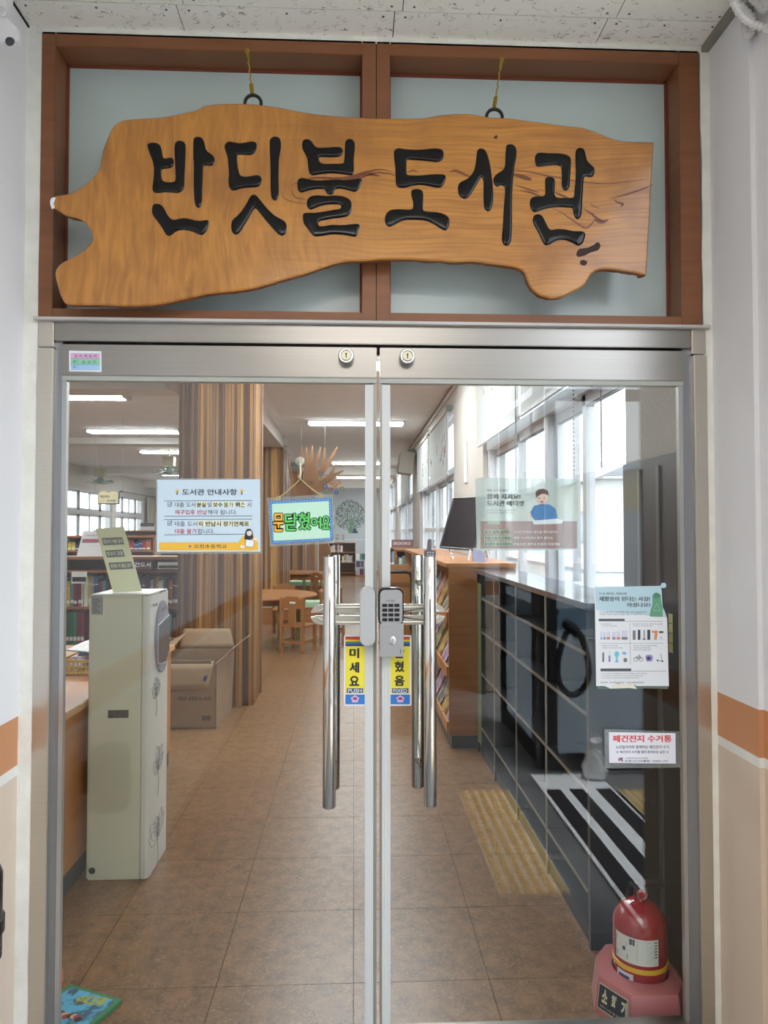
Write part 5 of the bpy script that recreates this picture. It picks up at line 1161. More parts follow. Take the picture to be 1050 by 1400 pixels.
# ================================================================ books helper
BC = [(150, 44, 44), (40, 74, 120), (54, 110, 74), (196, 164, 60), (220, 214, 200), (90, 60, 96), (60, 60, 66), (180, 96, 48), (86, 140, 150), (170, 170, 172), (120, 40, 60), (216, 206, 120), (110, 96, 80)]
bookm = [mat('book_cloth_' + 'abcdefghijklm'[i], c, .5, rnd=.25) for i, c in enumerate(BC)]; page = mat('book_pages', (222, 216, 200), .8)
lab_m = mat('spine_label', (226, 224, 216), .7)
_bk = {}
def book(x, y, z, w, h, d, mi, lean=0, label=None, group=None, facing='y'):
    """upright book, spine toward -y"""
    key = (mi,)
    if key not in _bk:
        a = MB(); a.box(-.5, .5, 0, 1, 0, 1); b = MB(); b.box(-.36, .36, .03, .97, 1.0, 1.003); b.box(-.36, .36, .985, 1.003, .03, .97); c = MB(); c.box(-.42, .42, -.012, 0, .12, .24)
        e = MB(); e.box(-.5, .5, -.008, 0, .70, .73)
        _bk[key] = (a.mesh('cover', [bookm[mi]], Vector()), b.mesh('pages', [page], Vector()), c.mesh('spine_label', [lab_m], Vector()), e.mesh('spine_line', [page], Vector()))
    M_ = _bk[key]; o = bpy.data.objects.new('book', M_[0]); COL.objects.link(o); o.location = (x, y, z); o.scale = (w, d, h); o.rotation_euler = (0, lean, 0)
    tag(o, label, 'book', group)
    for nm, me in (('pages', M_[1]), ('spine_label', M_[2])) + ((('spine_line', M_[3]),) if mi % 2 else ()):
        c = bpy.data.objects.new(nm, me); COL.objects.link(c); c.parent = o
    return o
COLN = ('dark red', 'navy', 'green', 'ochre', 'cream', 'plum', 'charcoal', 'rust brown', 'teal', 'grey', 'crimson', 'pale yellow', 'taupe')
ORD = ['first', 'second', 'third', 'fourth', 'fifth', 'sixth', 'seventh', 'eighth', 'ninth', 'tenth', 'eleventh', 'twelfth', 'thirteenth', 'fourteenth', 'fifteenth', 'sixteenth', 'seventeenth', 'eighteenth', 'nineteenth', 'twentieth']
def ordn(i): return ORD[i] if i < 20 else (('twenty-', 'thirty-', 'forty-')[(i+1)//10-2] + ORD[(i+1) % 10-1] if (i+1) % 10 else ('thirtieth', 'fortieth', 'fiftieth')[(i+1)//10-3])
def bookrow(x0, x1, y, z, hmax, group, label, seed, wmin=.018, wmax=.04, cols=None, skip=0.0):
    r = random.Random(seed); x = x0; k_ = 0
    while x < x1-.02:
        w = r.uniform(wmin, wmax)
        if x+w > x1: break
        h = hmax*r.uniform(.72, 1.0)
        mi = r.choice(cols) if cols else r.randrange(13)
        book(x+w/2, y+r.uniform(0, .03), z, w*.94, h, .17, mi, 0, f'{COLN[mi]} book, {ordn(k_)} from the left {label}', group); k_ += 1
        x += w

def shelf_unit(name, x0, x1, y0, y1, zs, top, label, back=True, cat='bookcase', mm=None, divs=()):
    t = thing(name, label, cat, ((x0+x1)/2, (y0+y1)/2, 0)); mm = mm or wood_b; w = .022
    part('side_panel', MB().box(x0, x0+w, y0, y1, 0, top), mm, t); part('side_panel', MB().box(x1-w, x1, y0, y1, 0, top), mm, t)
    part('top_board', MB().box(x0-.01, x1+.01, y0-.01, y1, top, top+.028), mm, t, bevel=.002)
    for z in zs: part('shelf_board', MB().box(x0+w, x1-w, y0+.005, y1, z-.022, z), mm, t)
    for d in divs: part('divider', MB().box(d-.011, d+.011, y0+.004, y1, 0, top), mm, t)
    if back: part('back_panel', MB().box(x0+w, x1-w, y1-.008, y1, .02, top), mat('back_board', (92, 66, 48), .7), t)
    part('kickboard', MB().box(x0+w, x1-w, y0+.03, y0+.04, 0, .07), mat('kick_dark', (50, 44, 40), .6), t)
    return t
# near low bookcase: front plane about dep 6.6
yb = 4.62
bc = shelf_unit('bookcase', -2.78, -1.56, yb, yb+.3, (.09, .45, .80, 1.14), 1.24, 'low brown bookcase behind the water purifier, with a label strip and crowded books')
yf = yb-.012
def card_label(xa, xb, za, zb, txt, fm, y=None, parent=None):
    y = y or yf; o = part('label_frame', MB().box(xa, xb, y-.006, y, za, zb), mat('label_white', (214, 214, 206), .5), parent)
    part('label_print', MB().box(xa+.008, xb-.008, y-.0075, y-.006, za+(zb-za)*.15, zb-(zb-za)*.45), ink, o); return o
card_label(-1.83, -1.62, 1.15, 1.215, '', None, parent=bc); card_label(-2.62, -2.48, 1.02, 1.13, '', None, parent=bc)
o = part('name_plate', MB().box(-2.06, -1.88, yf-.006, yf, 1.145, 1.235), mat('plate_maroon', (100, 72, 76), .5), bc)
m = MB(); text_plane(m, '간도서', (-2.045, yf-.0068, 1.17), (.15, 0, 0), (0, 0, .045), 0, .03); part('lettering', m, white_p, o, kind='stuff')
bookrow(-2.74, -1.6, yb+.03, .80, .30, 'books on the upper shelf of the near left bookcase', 'on the bookcase shelf behind the purifier', 3)
bookrow(-1.95, -1.6, yb+.03, .45, .26, 'books on the middle shelf of the near left bookcase', 'on the middle shelf between purifier and column', 5)
bookrow(-1.95, -1.6, yb+.03, .09, .28, 'books on the lowest shelf of the near left bookcase', 'on the lowest shelf between purifier and column', 6)
for k in range(5): book(-2.665+k*.034, yb+.02, .45, .032, .30, .17, 2 if k < 3 else 10, 0, f'tall green series volume, {ordn(k)} from the left, low behind the desk' if k < 3 else f'tall pink-red series volume, {ordn(k-3)} right of the green ones', 'green series volumes at the far left' if k < 3 else 'pink series volumes at the far left')
# left end case with basket
b2 = shelf_unit('bookcase', -3.75, -2.80, 4.3, 4.6, (.09, .5, .86), 1.22, 'brown bookcase end at the left door edge, with white stickers on its side')
part('sticker_sheet', MB().box(-2.86, -2.81, 4.296, 4.3, .98, 1.16), white_p, b2)
t = thing('storage_basket', 'small yellow basket on the shelf at the far left edge', 'basket', (-2.93, 4.4, .86)); 
m = MB()
for i in range(9): m.box(-3.05+i*.027, -3.043+i*.027, 4.27, 4.276, .862, .93)
for z in (.862, .885, .908, .925): m.box(-3.05, -2.83, 4.27, 4.276, z, z+.006)
m.box(-3.05, -2.83, 4.276, 4.4, .862, .868); m.box(-3.05, -3.044, 4.27, 4.4, .862, .93); m.box(-2.836, -2.83, 4.27, 4.4, .862, .93)
part('basket_mesh', m, ybm, t, kind='stuff')
# flyer standing on the near bookcase
t = thing('standing_flyer', 'white flyer with a maroon band standing on the bookcase behind the purifier', 'flyer', (-2.5, 4.7, 1.268))
z0 = 1.268; m = MB(); slab(m, Vector((-2.60, 4.66, z0)), Vector((-2.36, 4.66, z0)), Vector((-2.33, 4.74, z0+.235)), Vector((-2.57, 4.74, z0+.24)), Vector((0, .003, 0))); part('sheet', m, mat('flyer_paper', (206, 200, 202), .6), t)
m = MB(); n_off = Vector((0, -.002, 0))
slab(m, Vector((-2.565, 4.7, z0+.135)), Vector((-2.40, 4.7, z0+.135)), Vector((-2.395, 4.709, z0+.165)), Vector((-2.56, 4.709, z0+.165)), n_off); part('red_band', m, mat('flyer_maroon', (150, 70, 84), .6), t)
m = MB(); text_plane(m, '도서관 이용 안내', (-2.54, 4.716, z0+.19), (.12, 0, 0), (.004, .006, .018), 0, .02); 
for k in range(5): m.add([Vector((-2.57+.028*k*1.4, 4.672, z0+.03)), Vector((-2.54+.028*k*1.4, 4.672, z0+.03)), Vector((-2.53+.028*k*1.4, 4.694, z0+.10)), Vector((-2.56+.028*k*1.4, 4.694, z0+.10))], [(0, 1, 2, 3)])
part('print', m, mat('flyer_print', (130, 110, 124), .6), t, kind='stuff')
# farther bookcases at the left
b3 = shelf_unit('bookcase', -4.6, -2.7, 7.6, 7.9, (.09, .5, .9, 1.25), 1.42, 'long brown bookcase in the second row at the left')
bookrow(-4.3, -2.75, 7.62, 1.25, .15, 'books on the second row bookcase', 'on the second row bookcase', 9, .04, .07)
b4 = shelf_unit('tall_bookcase', -5.3, -2.6, 12.5, 12.8, (.1, .5, .9, 1.15), 1.50, 'tall brown bookcase with small signs on top, below the far left window')
for k, (xa, cc) in enumerate(((-4.25, (70, 76, 90)), (-3.9, (110, 150, 90)), (-3.45, (70, 80, 110)))):
    s = thing('shelf_sign', ('dark blue shelf sign on the tall far bookcase', 'green shelf sign in the middle of the tall far bookcase', 'slate blue shelf sign at the right end of the tall far bookcase')[k], 'sign', (xa, 12.6, 1.528))
    part('plate', MB().box(xa-.14, xa+.14, 12.6, 12.61, 1.53, 1.68), mat('label_white', (214, 214, 206)), s); part('band', MB().box(xa-.14, xa+.14, 12.594, 12.6, 1.61, 1.68), mat(f'sign_band_{"abc"[k]}', cc, .6), s)
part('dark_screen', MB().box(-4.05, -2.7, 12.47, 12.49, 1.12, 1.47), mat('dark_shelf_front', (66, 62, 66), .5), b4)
# hanging book-shaped sign
t = thing('book_shaped_sign', 'cream open-book-shaped sign hanging below the ceiling at the left', 'sign', (-4.1, 8.6, 1.85))
c = at(148.5, 681, Y=8.6); wv = at(163, 681, Y=8.6).x-at(133.5, 681, Y=8.6).x; hv = at(148, 673, Y=8.6).z-at(148, 690, Y=8.6).z
part('board', MB().box(c.x-wv/2, c.x+wv/2, 8.6, 8.62, c.z-hv/2, c.z+hv/2), mat('navy_edge', (74, 88, 118), .6), t)
pg_ = MB(); hw = wv/2-.015
for sgn in (-1, 1):
    q = [(c.x, c.z-hv/2+.015), (c.x+sgn*hw, c.z-hv/2+.015), (c.x+sgn*hw, c.z+hv/2-.008), (c.x+sgn*hw*.5, c.z+hv/2+.012), (c.x, c.z+hv/2-.012)]
    pg_.prism(q, 'y', 8.585, 8.6)
part('page', pg_, mat('cream_page', (220, 208, 166), .7), t)
m = MB(); text_plane(m, '책임책임', (c.x-hw*.85, 8.584, c.z+.005), (hw*.95, 0, 0), (0, 0, .035), 0, .03); text_plane(m, '우리책!', (c.x-.02, 8.584, c.z-.06), (hw*.9, 0, 0), (0, 0, .035), 0, .03); part('lettering', m, mat('book_sign_ink', (96, 84, 70), .6), t, kind='stuff')
part('wire', MB().cyl((c.x-.2, 8.6, c.z+hv/2), (c.x-.2, 8.6, ZC), .0015, 5).cyl((c.x+.2, 8.6, c.z+hv/2), (c.x+.2, 8.6, ZC), .0015, 5), steel_dk, t)

# ceiling fans (wall-type rotary fans on ceiling boxes)
def fan(px, py, yy, label):
    c = at(px, py, Y=yy); t = thing('ceiling_fan', label, 'fan', (c.x, c.y, ZC), 'ceiling mounted fans at the left')
    part('mount_box', MB().box(c.x-.11, c.x+.11, c.y-.1, c.y+.1, c.z+.12, c.z+.31), mat('fan_beige', (196, 184, 150), .6), t)
    part('stem', MB().cyl((c.x, c.y, c.z+.3), (c.x, c.y, ZC), .014, 8), mat('fan_beige', (196, 184, 150)), t)
    part('motor', MB().lathe([(.03, -.06), (.09, -.03), (.09, .05), (.04, .1)], (c.x, c.y, c.z), 16), mat('fan_green', (120, 150, 142), .5), t, smooth=True)
    for k in range(3):
        a = k*2*PI/3+.4; m = MB(); u = Vector((math.cos(a), math.sin(a), 0)); v = Vector((-u.y, u.x, 0)); o = c
        m.add([o+u*.07-v*.03, o+u*.28-v*.09+Vector((0, 0, .03)), o+u*.32+v*.05-Vector((0, 0, .03)), o+u*.08+v*.04], [(0, 1, 2, 3)]); m.add([p+Vector((0, 0, .006)) for p in m.v], [(3, 2, 1, 0)])
        part('blade', m, mat('fan_green', (120, 150, 142)), t)
    g = MB()
    for rr in (.15, .25, .34): g.tube([c + Vector((rr*math.cos(a), rr*math.sin(a), -.07+rr*.12)) for a in [2*PI*i/24 for i in range(24)]], .004, 4, closed=True)
    for k in range(12): a = 2*PI*k/12; g.tube([c+Vector((.04*math.cos(a), .04*math.sin(a), -.08)), c+Vector((.34*math.cos(a), .34*math.sin(a), -.03)), c+Vector((.34*math.cos(a), .34*math.sin(a), .03))], .003, 4)
    part('guard', g, mat('guard_grey', (150, 160, 156), .4, .5), t, kind='stuff')
fan(137, 658, 16.0, 'pale green ceiling fan near the book-shaped sign'); fan(231, 645, 12.6, 'pale green ceiling fan just left of the slatted column')

# ================================================================ cardboard tree with branches and paper flowers
tw = mat('cardboard_brown', (150, 112, 80), .9, var=.06, scale=(4, 4, 4))
ty = 8.9
t = thing('cardboard_tree', 'brown cardboard tree with bare spreading branches and paper flowers, above the green sign', 'decoration', (at(405, 700, Y=ty).x, ty, 1.0))
def branch(pts, y):
    m = MB(); n = len(pts); L, R = [], []
    for i, (x, yy, w) in enumerate(pts):
        a = pts[max(0, i-1)]; b = pts[min(n-1, i+1)]; dx, dy = b[0]-a[0], b[1]-a[1]; l = math.hypot(dx, dy) or 1; nx, ny = -dy/l*w/2, dx/l*w/2
        L.append(at(x+nx, yy+ny, Y=y)); R.append(at(x-nx, yy-ny, Y=y))
    f = L + R[::-1]; b = [p + Vector((0, .03, 0)) for p in f]; k = len(f)
    m.add(f+b, [tuple(range(k)), tuple(range(k, 2*k))[::-1]] + [(i, (i+1) % k, k+(i+1) % k, k+i) for i in range(k)])
    part('branch', m, tw, t)
m = MB(); f = [at(x, y, Y=ty) for x, y in [(396,745),(398,690),(404,668),(414,655),(426,650),(434,662),(428,690),(424,745)]]
m.add(f+[p+Vector((0, .03, 0)) for p in f], [tuple(range(8)), tuple(range(8, 16))[::-1]]+[(i, (i+1) % 8, 8+(i+1) % 8, 8+i) for i in range(8)]); part('trunk', m, tw, t)
for k, pts in enumerate(([(422,665,14),(424,645,9),(426,625,5),(427,609,1)], [(420,660,10),(420,640,7),(419,620,4),(419,611,1)], [(424,662,10),(430,638,6),(436,622,4),(438,611,1)], [(428,660,12),(443,640,8),(452,628,5),(461,611,1)],
    [(440,645,6),(443,630,4),(444,612,1)], [(426,672,16),(442,660,10),(456,650,6),(470,643,1)], [(448,655,6),(455,643,4),(461,632,1)], [(408,655,8),(411,640,5),(412,622,3),(413,610,1)], [(402,680,12),(400,660,6),(396,640,3),(394,628,1)],
    [(440,672,6),(446,660,4),(447,648,1)])): branch(pts, ty-.01-.006*k)
m = MB()
for (x, y, c_, r_) in ((445,665,0,3.4),(452,669,1,3),(458,663,2,3.4),(453,660,2,2.6),(460,673,0,3),(468,668,3,3),(439,648,0,2),(436,654,3,1.8),(464,660,2,2.4),(448,672,3,2)):
    for k in range(5):
        a = 2*PI*k/5; disc_px(m, x+r_*.55*math.cos(a), y+r_*.55*math.sin(a), r_*.5, r_*.5, ty-.09-.0006*k, c_, 8)
    disc_px(m, x, y, r_*.3, r_*.3, ty-.094, 4, 8)
part('paper_flowers', m, [mat('flower_blue', (76, 108, 176), .7), mat('flower_plum', (150, 84, 124), .7), mat('flower_orange', (206, 130, 86), .7), mat('flower_green', (120, 156, 96), .7), mat('flower_yellow', (226, 206, 110), .7)], t, kind='stuff')

for px_ in (412, 444):
    q = at(px_, 612, Y=ty); part('hanging_string', MB().cyl((q.x, ty+.01, q.z-.05), (q.x, ty+.01, ZC), .0012, 5), steel_dk, t)

# ================================================================ tables and chairs
ow = mat('chair_wood', (162, 106, 60), .35, var=.1, scale=(3, 3, 30)); mint = mat('mint_cushion', (176, 206, 172), .6)
def round_table(cx, cy, r, h, label):
    t = thing('round_table', label, 'table', (cx, cy, 0), 'wooden reading tables of the library')
    part('tabletop', MB().lathe([(r-.01, h-.03), (r, h-.022), (r, h-.008), (r-.01, h)], (cx, cy, 0), 40), ow, t)
    part('apron', MB().lathe([(r*.8, h-.11), (r*.8, h-.03)], (cx, cy, 0), 32), ow, t)
    for a in (.6, 2.2, 3.7, 5.3):
        x, y = cx+r*.78*math.cos(a), cy+r*.78*math.sin(a); part('leg', MB().box(x-.03, x+.03, y-.03, y+.03, 0, h-.03), mat('olive_leg', (134, 128, 76), .5) if r > .6 else ow, t)
    return t
round_table(-1.28, 7.55, .78, .66, 'nearest wooden reading table, beside the big slatted column'); round_table(-1.3, 12.75, .66, .66, 'second wooden reading table, farther back')
def chair(cx, cy, rz, label):
    t = thing('wooden_chair', label, 'chair', (cx, cy, 0), 'small wooden library chairs'); w, d, sh, bh = .17, .17, .34, .68
    part('seat', MB().box(-w, w, -d, d, sh-.025, sh).xf(Matrix.Translation((cx, cy, 0))), ow, t, bevel=.005)
    for sx in (-1, 1):
        part('leg', MB().box(sx*(w-.018)-.018, sx*(w-.018)+.018, d-.036, d, 0, bh).xf(Matrix.Translation((cx, cy, 0))), ow, t)
        part('leg', MB().box(sx*(w-.018)-.018, sx*(w-.018)+.018, -d, -d+.036, 0, sh-.02).xf(Matrix.Translation((cx, cy, 0))), ow, t)
        part('stretcher', MB().box(sx*(w-.018)-.009, sx*(w-.018)+.009, -d+.03, d-.03, .12, .15).xf(Matrix.Translation((cx, cy, 0))), ow, t)
    part('stretcher', MB().box(-w+.03, w-.03, d-.025, d-.01, .12, .15).xf(Matrix.Translation((cx, cy, 0))), ow, t)
    bk = [(-w+.03, bh-.13), (-w+.03, bh-.03), (-.08, bh+.02), (.08, bh+.02), (w-.03, bh-.03), (w-.03, bh-.13)]
    b = part('backrest', MB().prism(bk, 'y', d-.03, d-.008).xf(Matrix.Translation((cx, cy, 0))), ow, t)
    part('slat', MB().box(-.05, .05, d-.028, d-.012, sh, bh-.13).xf(Matrix.Translation((cx, cy, 0))), ow, t)
    part('name_tag', MB().box(-.05, .03, d-.006, d-.004, bh-.07, bh-.045).xf(Matrix.Translation((cx, cy, 0))), white_p, b)
    t.rotation_euler = (0, 0, rz); return t
ch = chair(-.70, 6.85, 2.72, 'nearest wooden chair, its back turned to the door, at the near reading table')
for x, y, rz, lb in ((-.30, 7.75, 1.6, 'wooden chair on the right side of the near reading table'), (-1.05, 8.62, .15, 'wooden chair on the far side of the near reading table'), (-.62, 11.9, 2.3, 'wooden chair at the second reading table'), (-.42, 12.75, 1.57, 'farther wooden chair at the second reading table')):
    dup(ch, loc=(x, y, 0), label=lb, rz=rz)
def stool(x, y, label, w=.3, d=.3, h=.36):
    t = thing('cushioned_bench', label, 'bench', (x, y, 0), 'mint cushioned benches')
    part('cushion', MB().box(x-w, x+w, y-d, y+d, h-.09, h), mint, t, bevel=.01); part('base', MB().box(x-w+.01, x+w-.01, y-d+.01, y+d-.01, .0, h-.09), ow, t)
stool(-1.0, 9.6, 'mint cushioned bench behind the near reading table', .5, .2); stool(-1.1, 13.75, 'mint cushioned bench behind the second reading table', .6, .25, .4); stool(-1.0, 17.2, 'mint bench beside the third slatted column', .45, .3, .4)

# ================================================================ far end: mural tree, bookcases
mu = MB(); r = random.Random(21); yy = YB-.004
for _ in range(760):
    a = r.uniform(0, 2*PI); q = math.sqrt(r.random()); x = 479+21*q*math.cos(a); y = 706+22*q*math.sin(a)*(.9 if math.sin(a) > 0 else 1)
    s = r.uniform(.75, 1.2); b = r.uniform(0, PI); poly_px(mu, [(x+s*math.cos(b), y+s*math.sin(b)), (x-s*.5*math.sin(b), y+s*.5*math.cos(b)), (x-s*math.cos(b), y-s*math.sin(b)), (x+s*.5*math.sin(b), y-s*.5*math.cos(b))], yy)
mt = thing('tree_mural', 'green leafy tree painted on the far end wall', 'mural', (at(479, 729, Y=yy).x, yy, at(479, 729, Y=yy).z)); part('leaves', mu, mat('mural_leaf', (62, 92, 70), .8), mt, kind='stuff')
m = MB(); poly_px(m, [(476,729),(478.5,718),(474,708),(475.5,707),(479,714),(480,702),(481,702),(481,714),(485,706),(486,707),(481.5,719),(482,729)], yy-.001)
part('trunk', m, mat('mural_trunk', (104, 146, 110), .8), mt)
m = MB(); poly_px(m, [(481,729),(483,724),(485,721.5),(487,724),(490,729)], yy-.002); part('reader_figure', m, mat('mural_figure', (66, 74, 96), .8), mt)
m = MB(); m.box(-1.6, .6, YB-.012, YB, 1.18, 1.22); struct('baseboard_back', m, mat('dado_line', (206, 208, 206), .6))
b5 = shelf_unit('low_bookcase', at(437, 770, Y=22).x, at(486, 770, Y=22).x, 22, 22.35, (.1, .45, .8), 1.1, 'low brown bookcase under the tree mural', divs=(at(462, 760, Y=22).x,))
bookrow(at(452, 760, Y=22).x, at(470, 760, Y=22).x, 22.05, .8, .26, 'books on the far low bookcase', 'on the shelf under the tree mural', 30, .04, .09, [4, 9, 6, 5])
bookrow(at(447, 760, Y=22).x, at(472, 760, Y=22).x, 22.05, 1.13, .34, 'books standing on the far low bookcase top', 'on top of the bookcase under the mural', 31, .05, .1, [4, 9, 1, 0])
bookrow(at(466, 760, Y=22).x, at(484, 760, Y=22).x, 22.05, .45, .28, 'books on the far low bookcase lower shelf', 'on the lower shelf under the tree mural', 32, .04, .09, [4, 9, 6, 3])
t = thing('brown_cabinet', 'rounded brown display cabinet left of the far low bookcase', 'cabinet', (-1.2, 18.2, 0))
xa, xb = at(436, 760, Y=18).x, at(452, 760, Y=18).x
part('body', MB().prism([(xa, 0), (xb, 0), (xb, 1.0), (xb-.08, 1.18), (xb-.22, 1.26), (xa, 1.26)], 'y', 18, 18.4), wood_b, t); part('shelf_board', MB().box(xa+.05, xb-.1, 17.985, 18.0, .78, .8), desk_w, t)
m = MB(); r = random.Random(3); t = thing('book_rack', 'low rack crammed with pale picture books at the far wall', 'rack', (.1, 22, 0)); part('base', MB().box(at(486, 760, Y=21.5).x, at(501, 760, Y=21.5).x, 21.5, 22.3, 0, .05), wood_b, t)
for k in range(14):
    x = at(487+(k % 5)*2.6, 760, Y=21.6).x; part('picture_book', MB().box(x, x+.12, 21.6+.02*k, 21.9+.02*k, .05+.25*(k//5), .25+.25*(k//5)), bookm[r.choice((4, 9, 2, 8, 5))], t)

# ================================================================ right: wooden display shelf with picture books
sx0, sx1, sy0, sy1, sz = .66, 1.13, 2.83, 7.1, 1.25
t = thing('display_bookcase', 'orange-wood display bookcase along the right windows, with slanted picture books', 'bookcase', (.9, 4.9, 0))
part('end_panel', MB().box(sx0, sx1, sy0, sy0+.025, .085, sz), wood_o, t, bevel=.002); part('end_panel', MB().box(sx0, sx1, sy1-.025, sy1, .085, sz), wood_o, t)
part('top_board', MB().box(sx0-.02, sx1+.0, sy0-.02, sy1+.01, sz, sz+.03), wood_o, t, bevel=.003)
part('back_panel', MB().box(sx0+.30, sx0+.315, sy0+.025, sy1-.025, .085, sz), mat('shelf_inner', (150, 106, 62), .6), t)
part('kickboard', MB().box(sx0+.02, sx1-.02, sy0+.01, sy1-.01, 0, .085), mat('kick_slate', (58, 66, 68)), t)
ND = 14; dy = (sy1-sy0-.05)/ND
for k in range(1, ND): y = sy0+.025+k*dy; part('divider', MB().box(sx0+.10, sx0+.3, y-.007, y+.007, .085, sz), mat('divider_wood', (176, 128, 76), .5), t)
for z in (.12, .50, .88):
    part('shelf_board', MB().box(sx0+.005, sx0+.3, sy0+.025, sy1-.025, z-.02, z), wood_o, t)
    for k in range(ND): y = sy0+.025+k*dy; part('ledge', MB().box(sx0-.012, sx0+.004, y+.009, y+dy-.009, z-.02, z+.055), mat('ledge_wood', (190, 130, 76), .45), t)
pic = []
for i, (a, b) in enumerate((((214, 206, 196), (60, 96, 74)), ((206, 170, 150), (160, 60, 56)), ((80, 110, 70), (196, 186, 140)), ((196, 206, 216), (70, 100, 150)), ((226, 196, 96), (120, 80, 60)), ((150, 110, 170), (214, 200, 210)), ((60, 70, 80), (196, 190, 176)), ((200, 110, 120), (226, 210, 190)))):
    pic.append(mat('picture_cover_' + 'abcdefgh'[i], a, .3, rgb2=b, scale=(16, 16, 16), ramp=(.42, .56), detail=5))
r = random.Random(17); names = ('lowest', 'middle', 'top'); PCN = ('grey and green', 'pink and red', 'leaf green', 'pale blue', 'yellow and brown', 'violet', 'slate and cream', 'rose')
for zi, z in enumerate((.12, .50, .88)):
    for k in range(ND):
        for j in range(1):
            y = sy0+.025+(k+.5)*dy; w = dy*.42*r.uniform(.85, 1); h = r.uniform(.24, .32); ci_ = r.randrange(8); x = sx0+.008+j*.035; m = MB()
            a, b = Vector((x, y-w, z+.001)), Vector((x, y+w, z+.001)); u = Vector((.13-.02*j, 0, h)); n = Vector((.012, 0, -.004))
            slab(m, a, b, b+u, a+u, n)
            o = single('picture_book', m, pic[ci_], f'picture book with {PCN[ci_]} cover, {ordn(k)} from the near end of the {names[zi]} ledge', 'book', f'picture books on the {names[zi]} row of the display bookcase')
            part('pages', MB().add([a+u*.01+n, b+u*.01+n, b+u*.99+n, a+u*.99+n, a+u*.01+n*1.6, b+u*.01+n*1.6, b+u*.99+n*1.6, a+u*.99+n*1.6], [(0, 1, 2, 3), (4, 7, 6, 5), (0, 4, 5, 1), (1, 5, 6, 2), (2, 6, 7, 3), (3, 7, 4, 0)]), page, o)
# second lower case beyond
b6 = shelf_unit('green_backed_bookcase', .55, 1.12, 7.3, 7.6, (.1, .5, .88), 1.24, 'brown bookcase end with green and white books, right of the keypad lock')
bookrow(.56, 1.1, 7.32, .88, .3, 'green and white books beyond the display bookcase', 'on the upper shelf beyond the display bookcase', 40, .03, .05, [2, 4, 9, 8]); bookrow(.56, 1.1, 7.32, .5, .3, 'lower books beyond the display bookcase', 'on the lower shelf beyond the display bookcase', 41, .03, .05, [2, 4, 9, 8])
b7 = shelf_unit('window_bookcase', .5, 1.12, 10.3, 10.6, (.1, .5, .9), 1.2, 'far brown bookcase below the second window'); bookrow(.52, 1.1, 10.32, .9, .28, 'books of the far window bookcase', 'on the far window bookcase', 42, .04, .07)
t = thing('book_box', 'white and maroon box on the far window bookcase', 'box', (.8, 10.4, 1.228)); part('body', MB().box(.66, 1.05, 10.32, 10.5, 1.229, 1.36), mat('box_maroon', (120, 80, 84), .5), t); part('end_face', MB().box(.60, .66, 10.32, 10.5, 1.229, 1.365), white_p, t)
m = MB(); text_plane(m, 'BOOKS', (.70, 10.318, 1.27), (.3, 0, 0), (0, 0, .05), 0, .03); part('print', m, mat('box_pale_print', (196, 180, 176), .6), t, kind='stuff')
# book trolley
t = thing('book_trolley', 'brown wooden book trolley with a black tube handle, behind the keypad lock', 'trolley', (.48, 5.3, 0))
part('body', MB().prism([(.28, .2), (.625, .2), (.625, 1.06), (.57, 1.16), (.28, 1.16)], 'y', 5.25, 5.27), mat('trolley_wood', (158, 112, 70), .5), t)
part('shelf_board', MB().box(.28, .625, 5.27, 5.85, .22, .25), wood_o, t); part('shelf_board', MB().box(.28, .625, 5.27, 5.85, .68, .71), wood_o, t); part('back_board', MB().box(.28, .62, 5.83, 5.85, .2, 1.12), wood_o, t)
part('handle', MB().tube([(.26, 5.12, 1.09), (.53, 5.12, 1.09), (.575, 5.12, 1.075), (.59, 5.12, 1.03), (.59, 5.13, .55), (.59, 5.25, .5)], .017, 10), black, t, smooth=True)
for x in (.33, .59): part('caster', MB().cyl((x-.02, 5.35, .06), (x+.02, 5.35, .06), .06, 14).box(x-.01, x+.01, 5.32, 5.38, .06, .2), black, t); part('caster', MB().cyl((x-.02, 5.75, .06), (x+.02, 5.75, .06), .06, 14).box(x-.01, x+.01, 5.72, 5.78, .06, .2), black, t)
# black panel on white easel legs
t = thing('easel_panel', 'tilted black glossy panel on white easel legs, on the display bookcase', 'panel', (.95, 3.7, 1.28))
zt = sz+.03; A_, B_ = Vector((.70, 3.62, 1.375)), Vector((.93, 3.36, 1.36)); upv = Vector((.135, .16, .41))
m = MB(); nrm = (B_-A_).cross(upv).normalized()*.02
slab(m, A_, B_, B_+upv*1.02, A_+upv*.98, nrm if nrm.y > 0 else -nrm); part('panel', m, mat('panel_black', (44, 40, 44), .08), t)
fm = MB(); 
for a, b in ((A_, B_), (B_, B_+upv*1.02), (B_+upv*1.02, A_+upv*.98), (A_+upv*.98, A_)): fm.tube([a, b], .009, 6)
part('panel_rim', fm, mat('rim_black', (30, 28, 30), .4), t)
for p, q in ((A_+Vector((.06, -.04, .0)), Vector((.79, 3.50, zt))), (B_+Vector((-.03, 0, 0)), Vector((.88, 3.33, zt))), (B_+upv*.6+Vector((0, .03, 0)), Vector((1.06, 3.45, zt)))): part('leg', MB().cyl(p, q, .007, 8), mat('easel_white', (214, 216, 218), .4), t)
part('tray', MB().box(.76, 1.05, 3.46, 3.475, zt+.03, zt+.045), mat('easel_white', (214, 216, 218)), t)
t = thing('acrylic_stand', 'small clear acrylic leaflet holder in front of the black panel', 'holder', (.93, 3.1, zt))
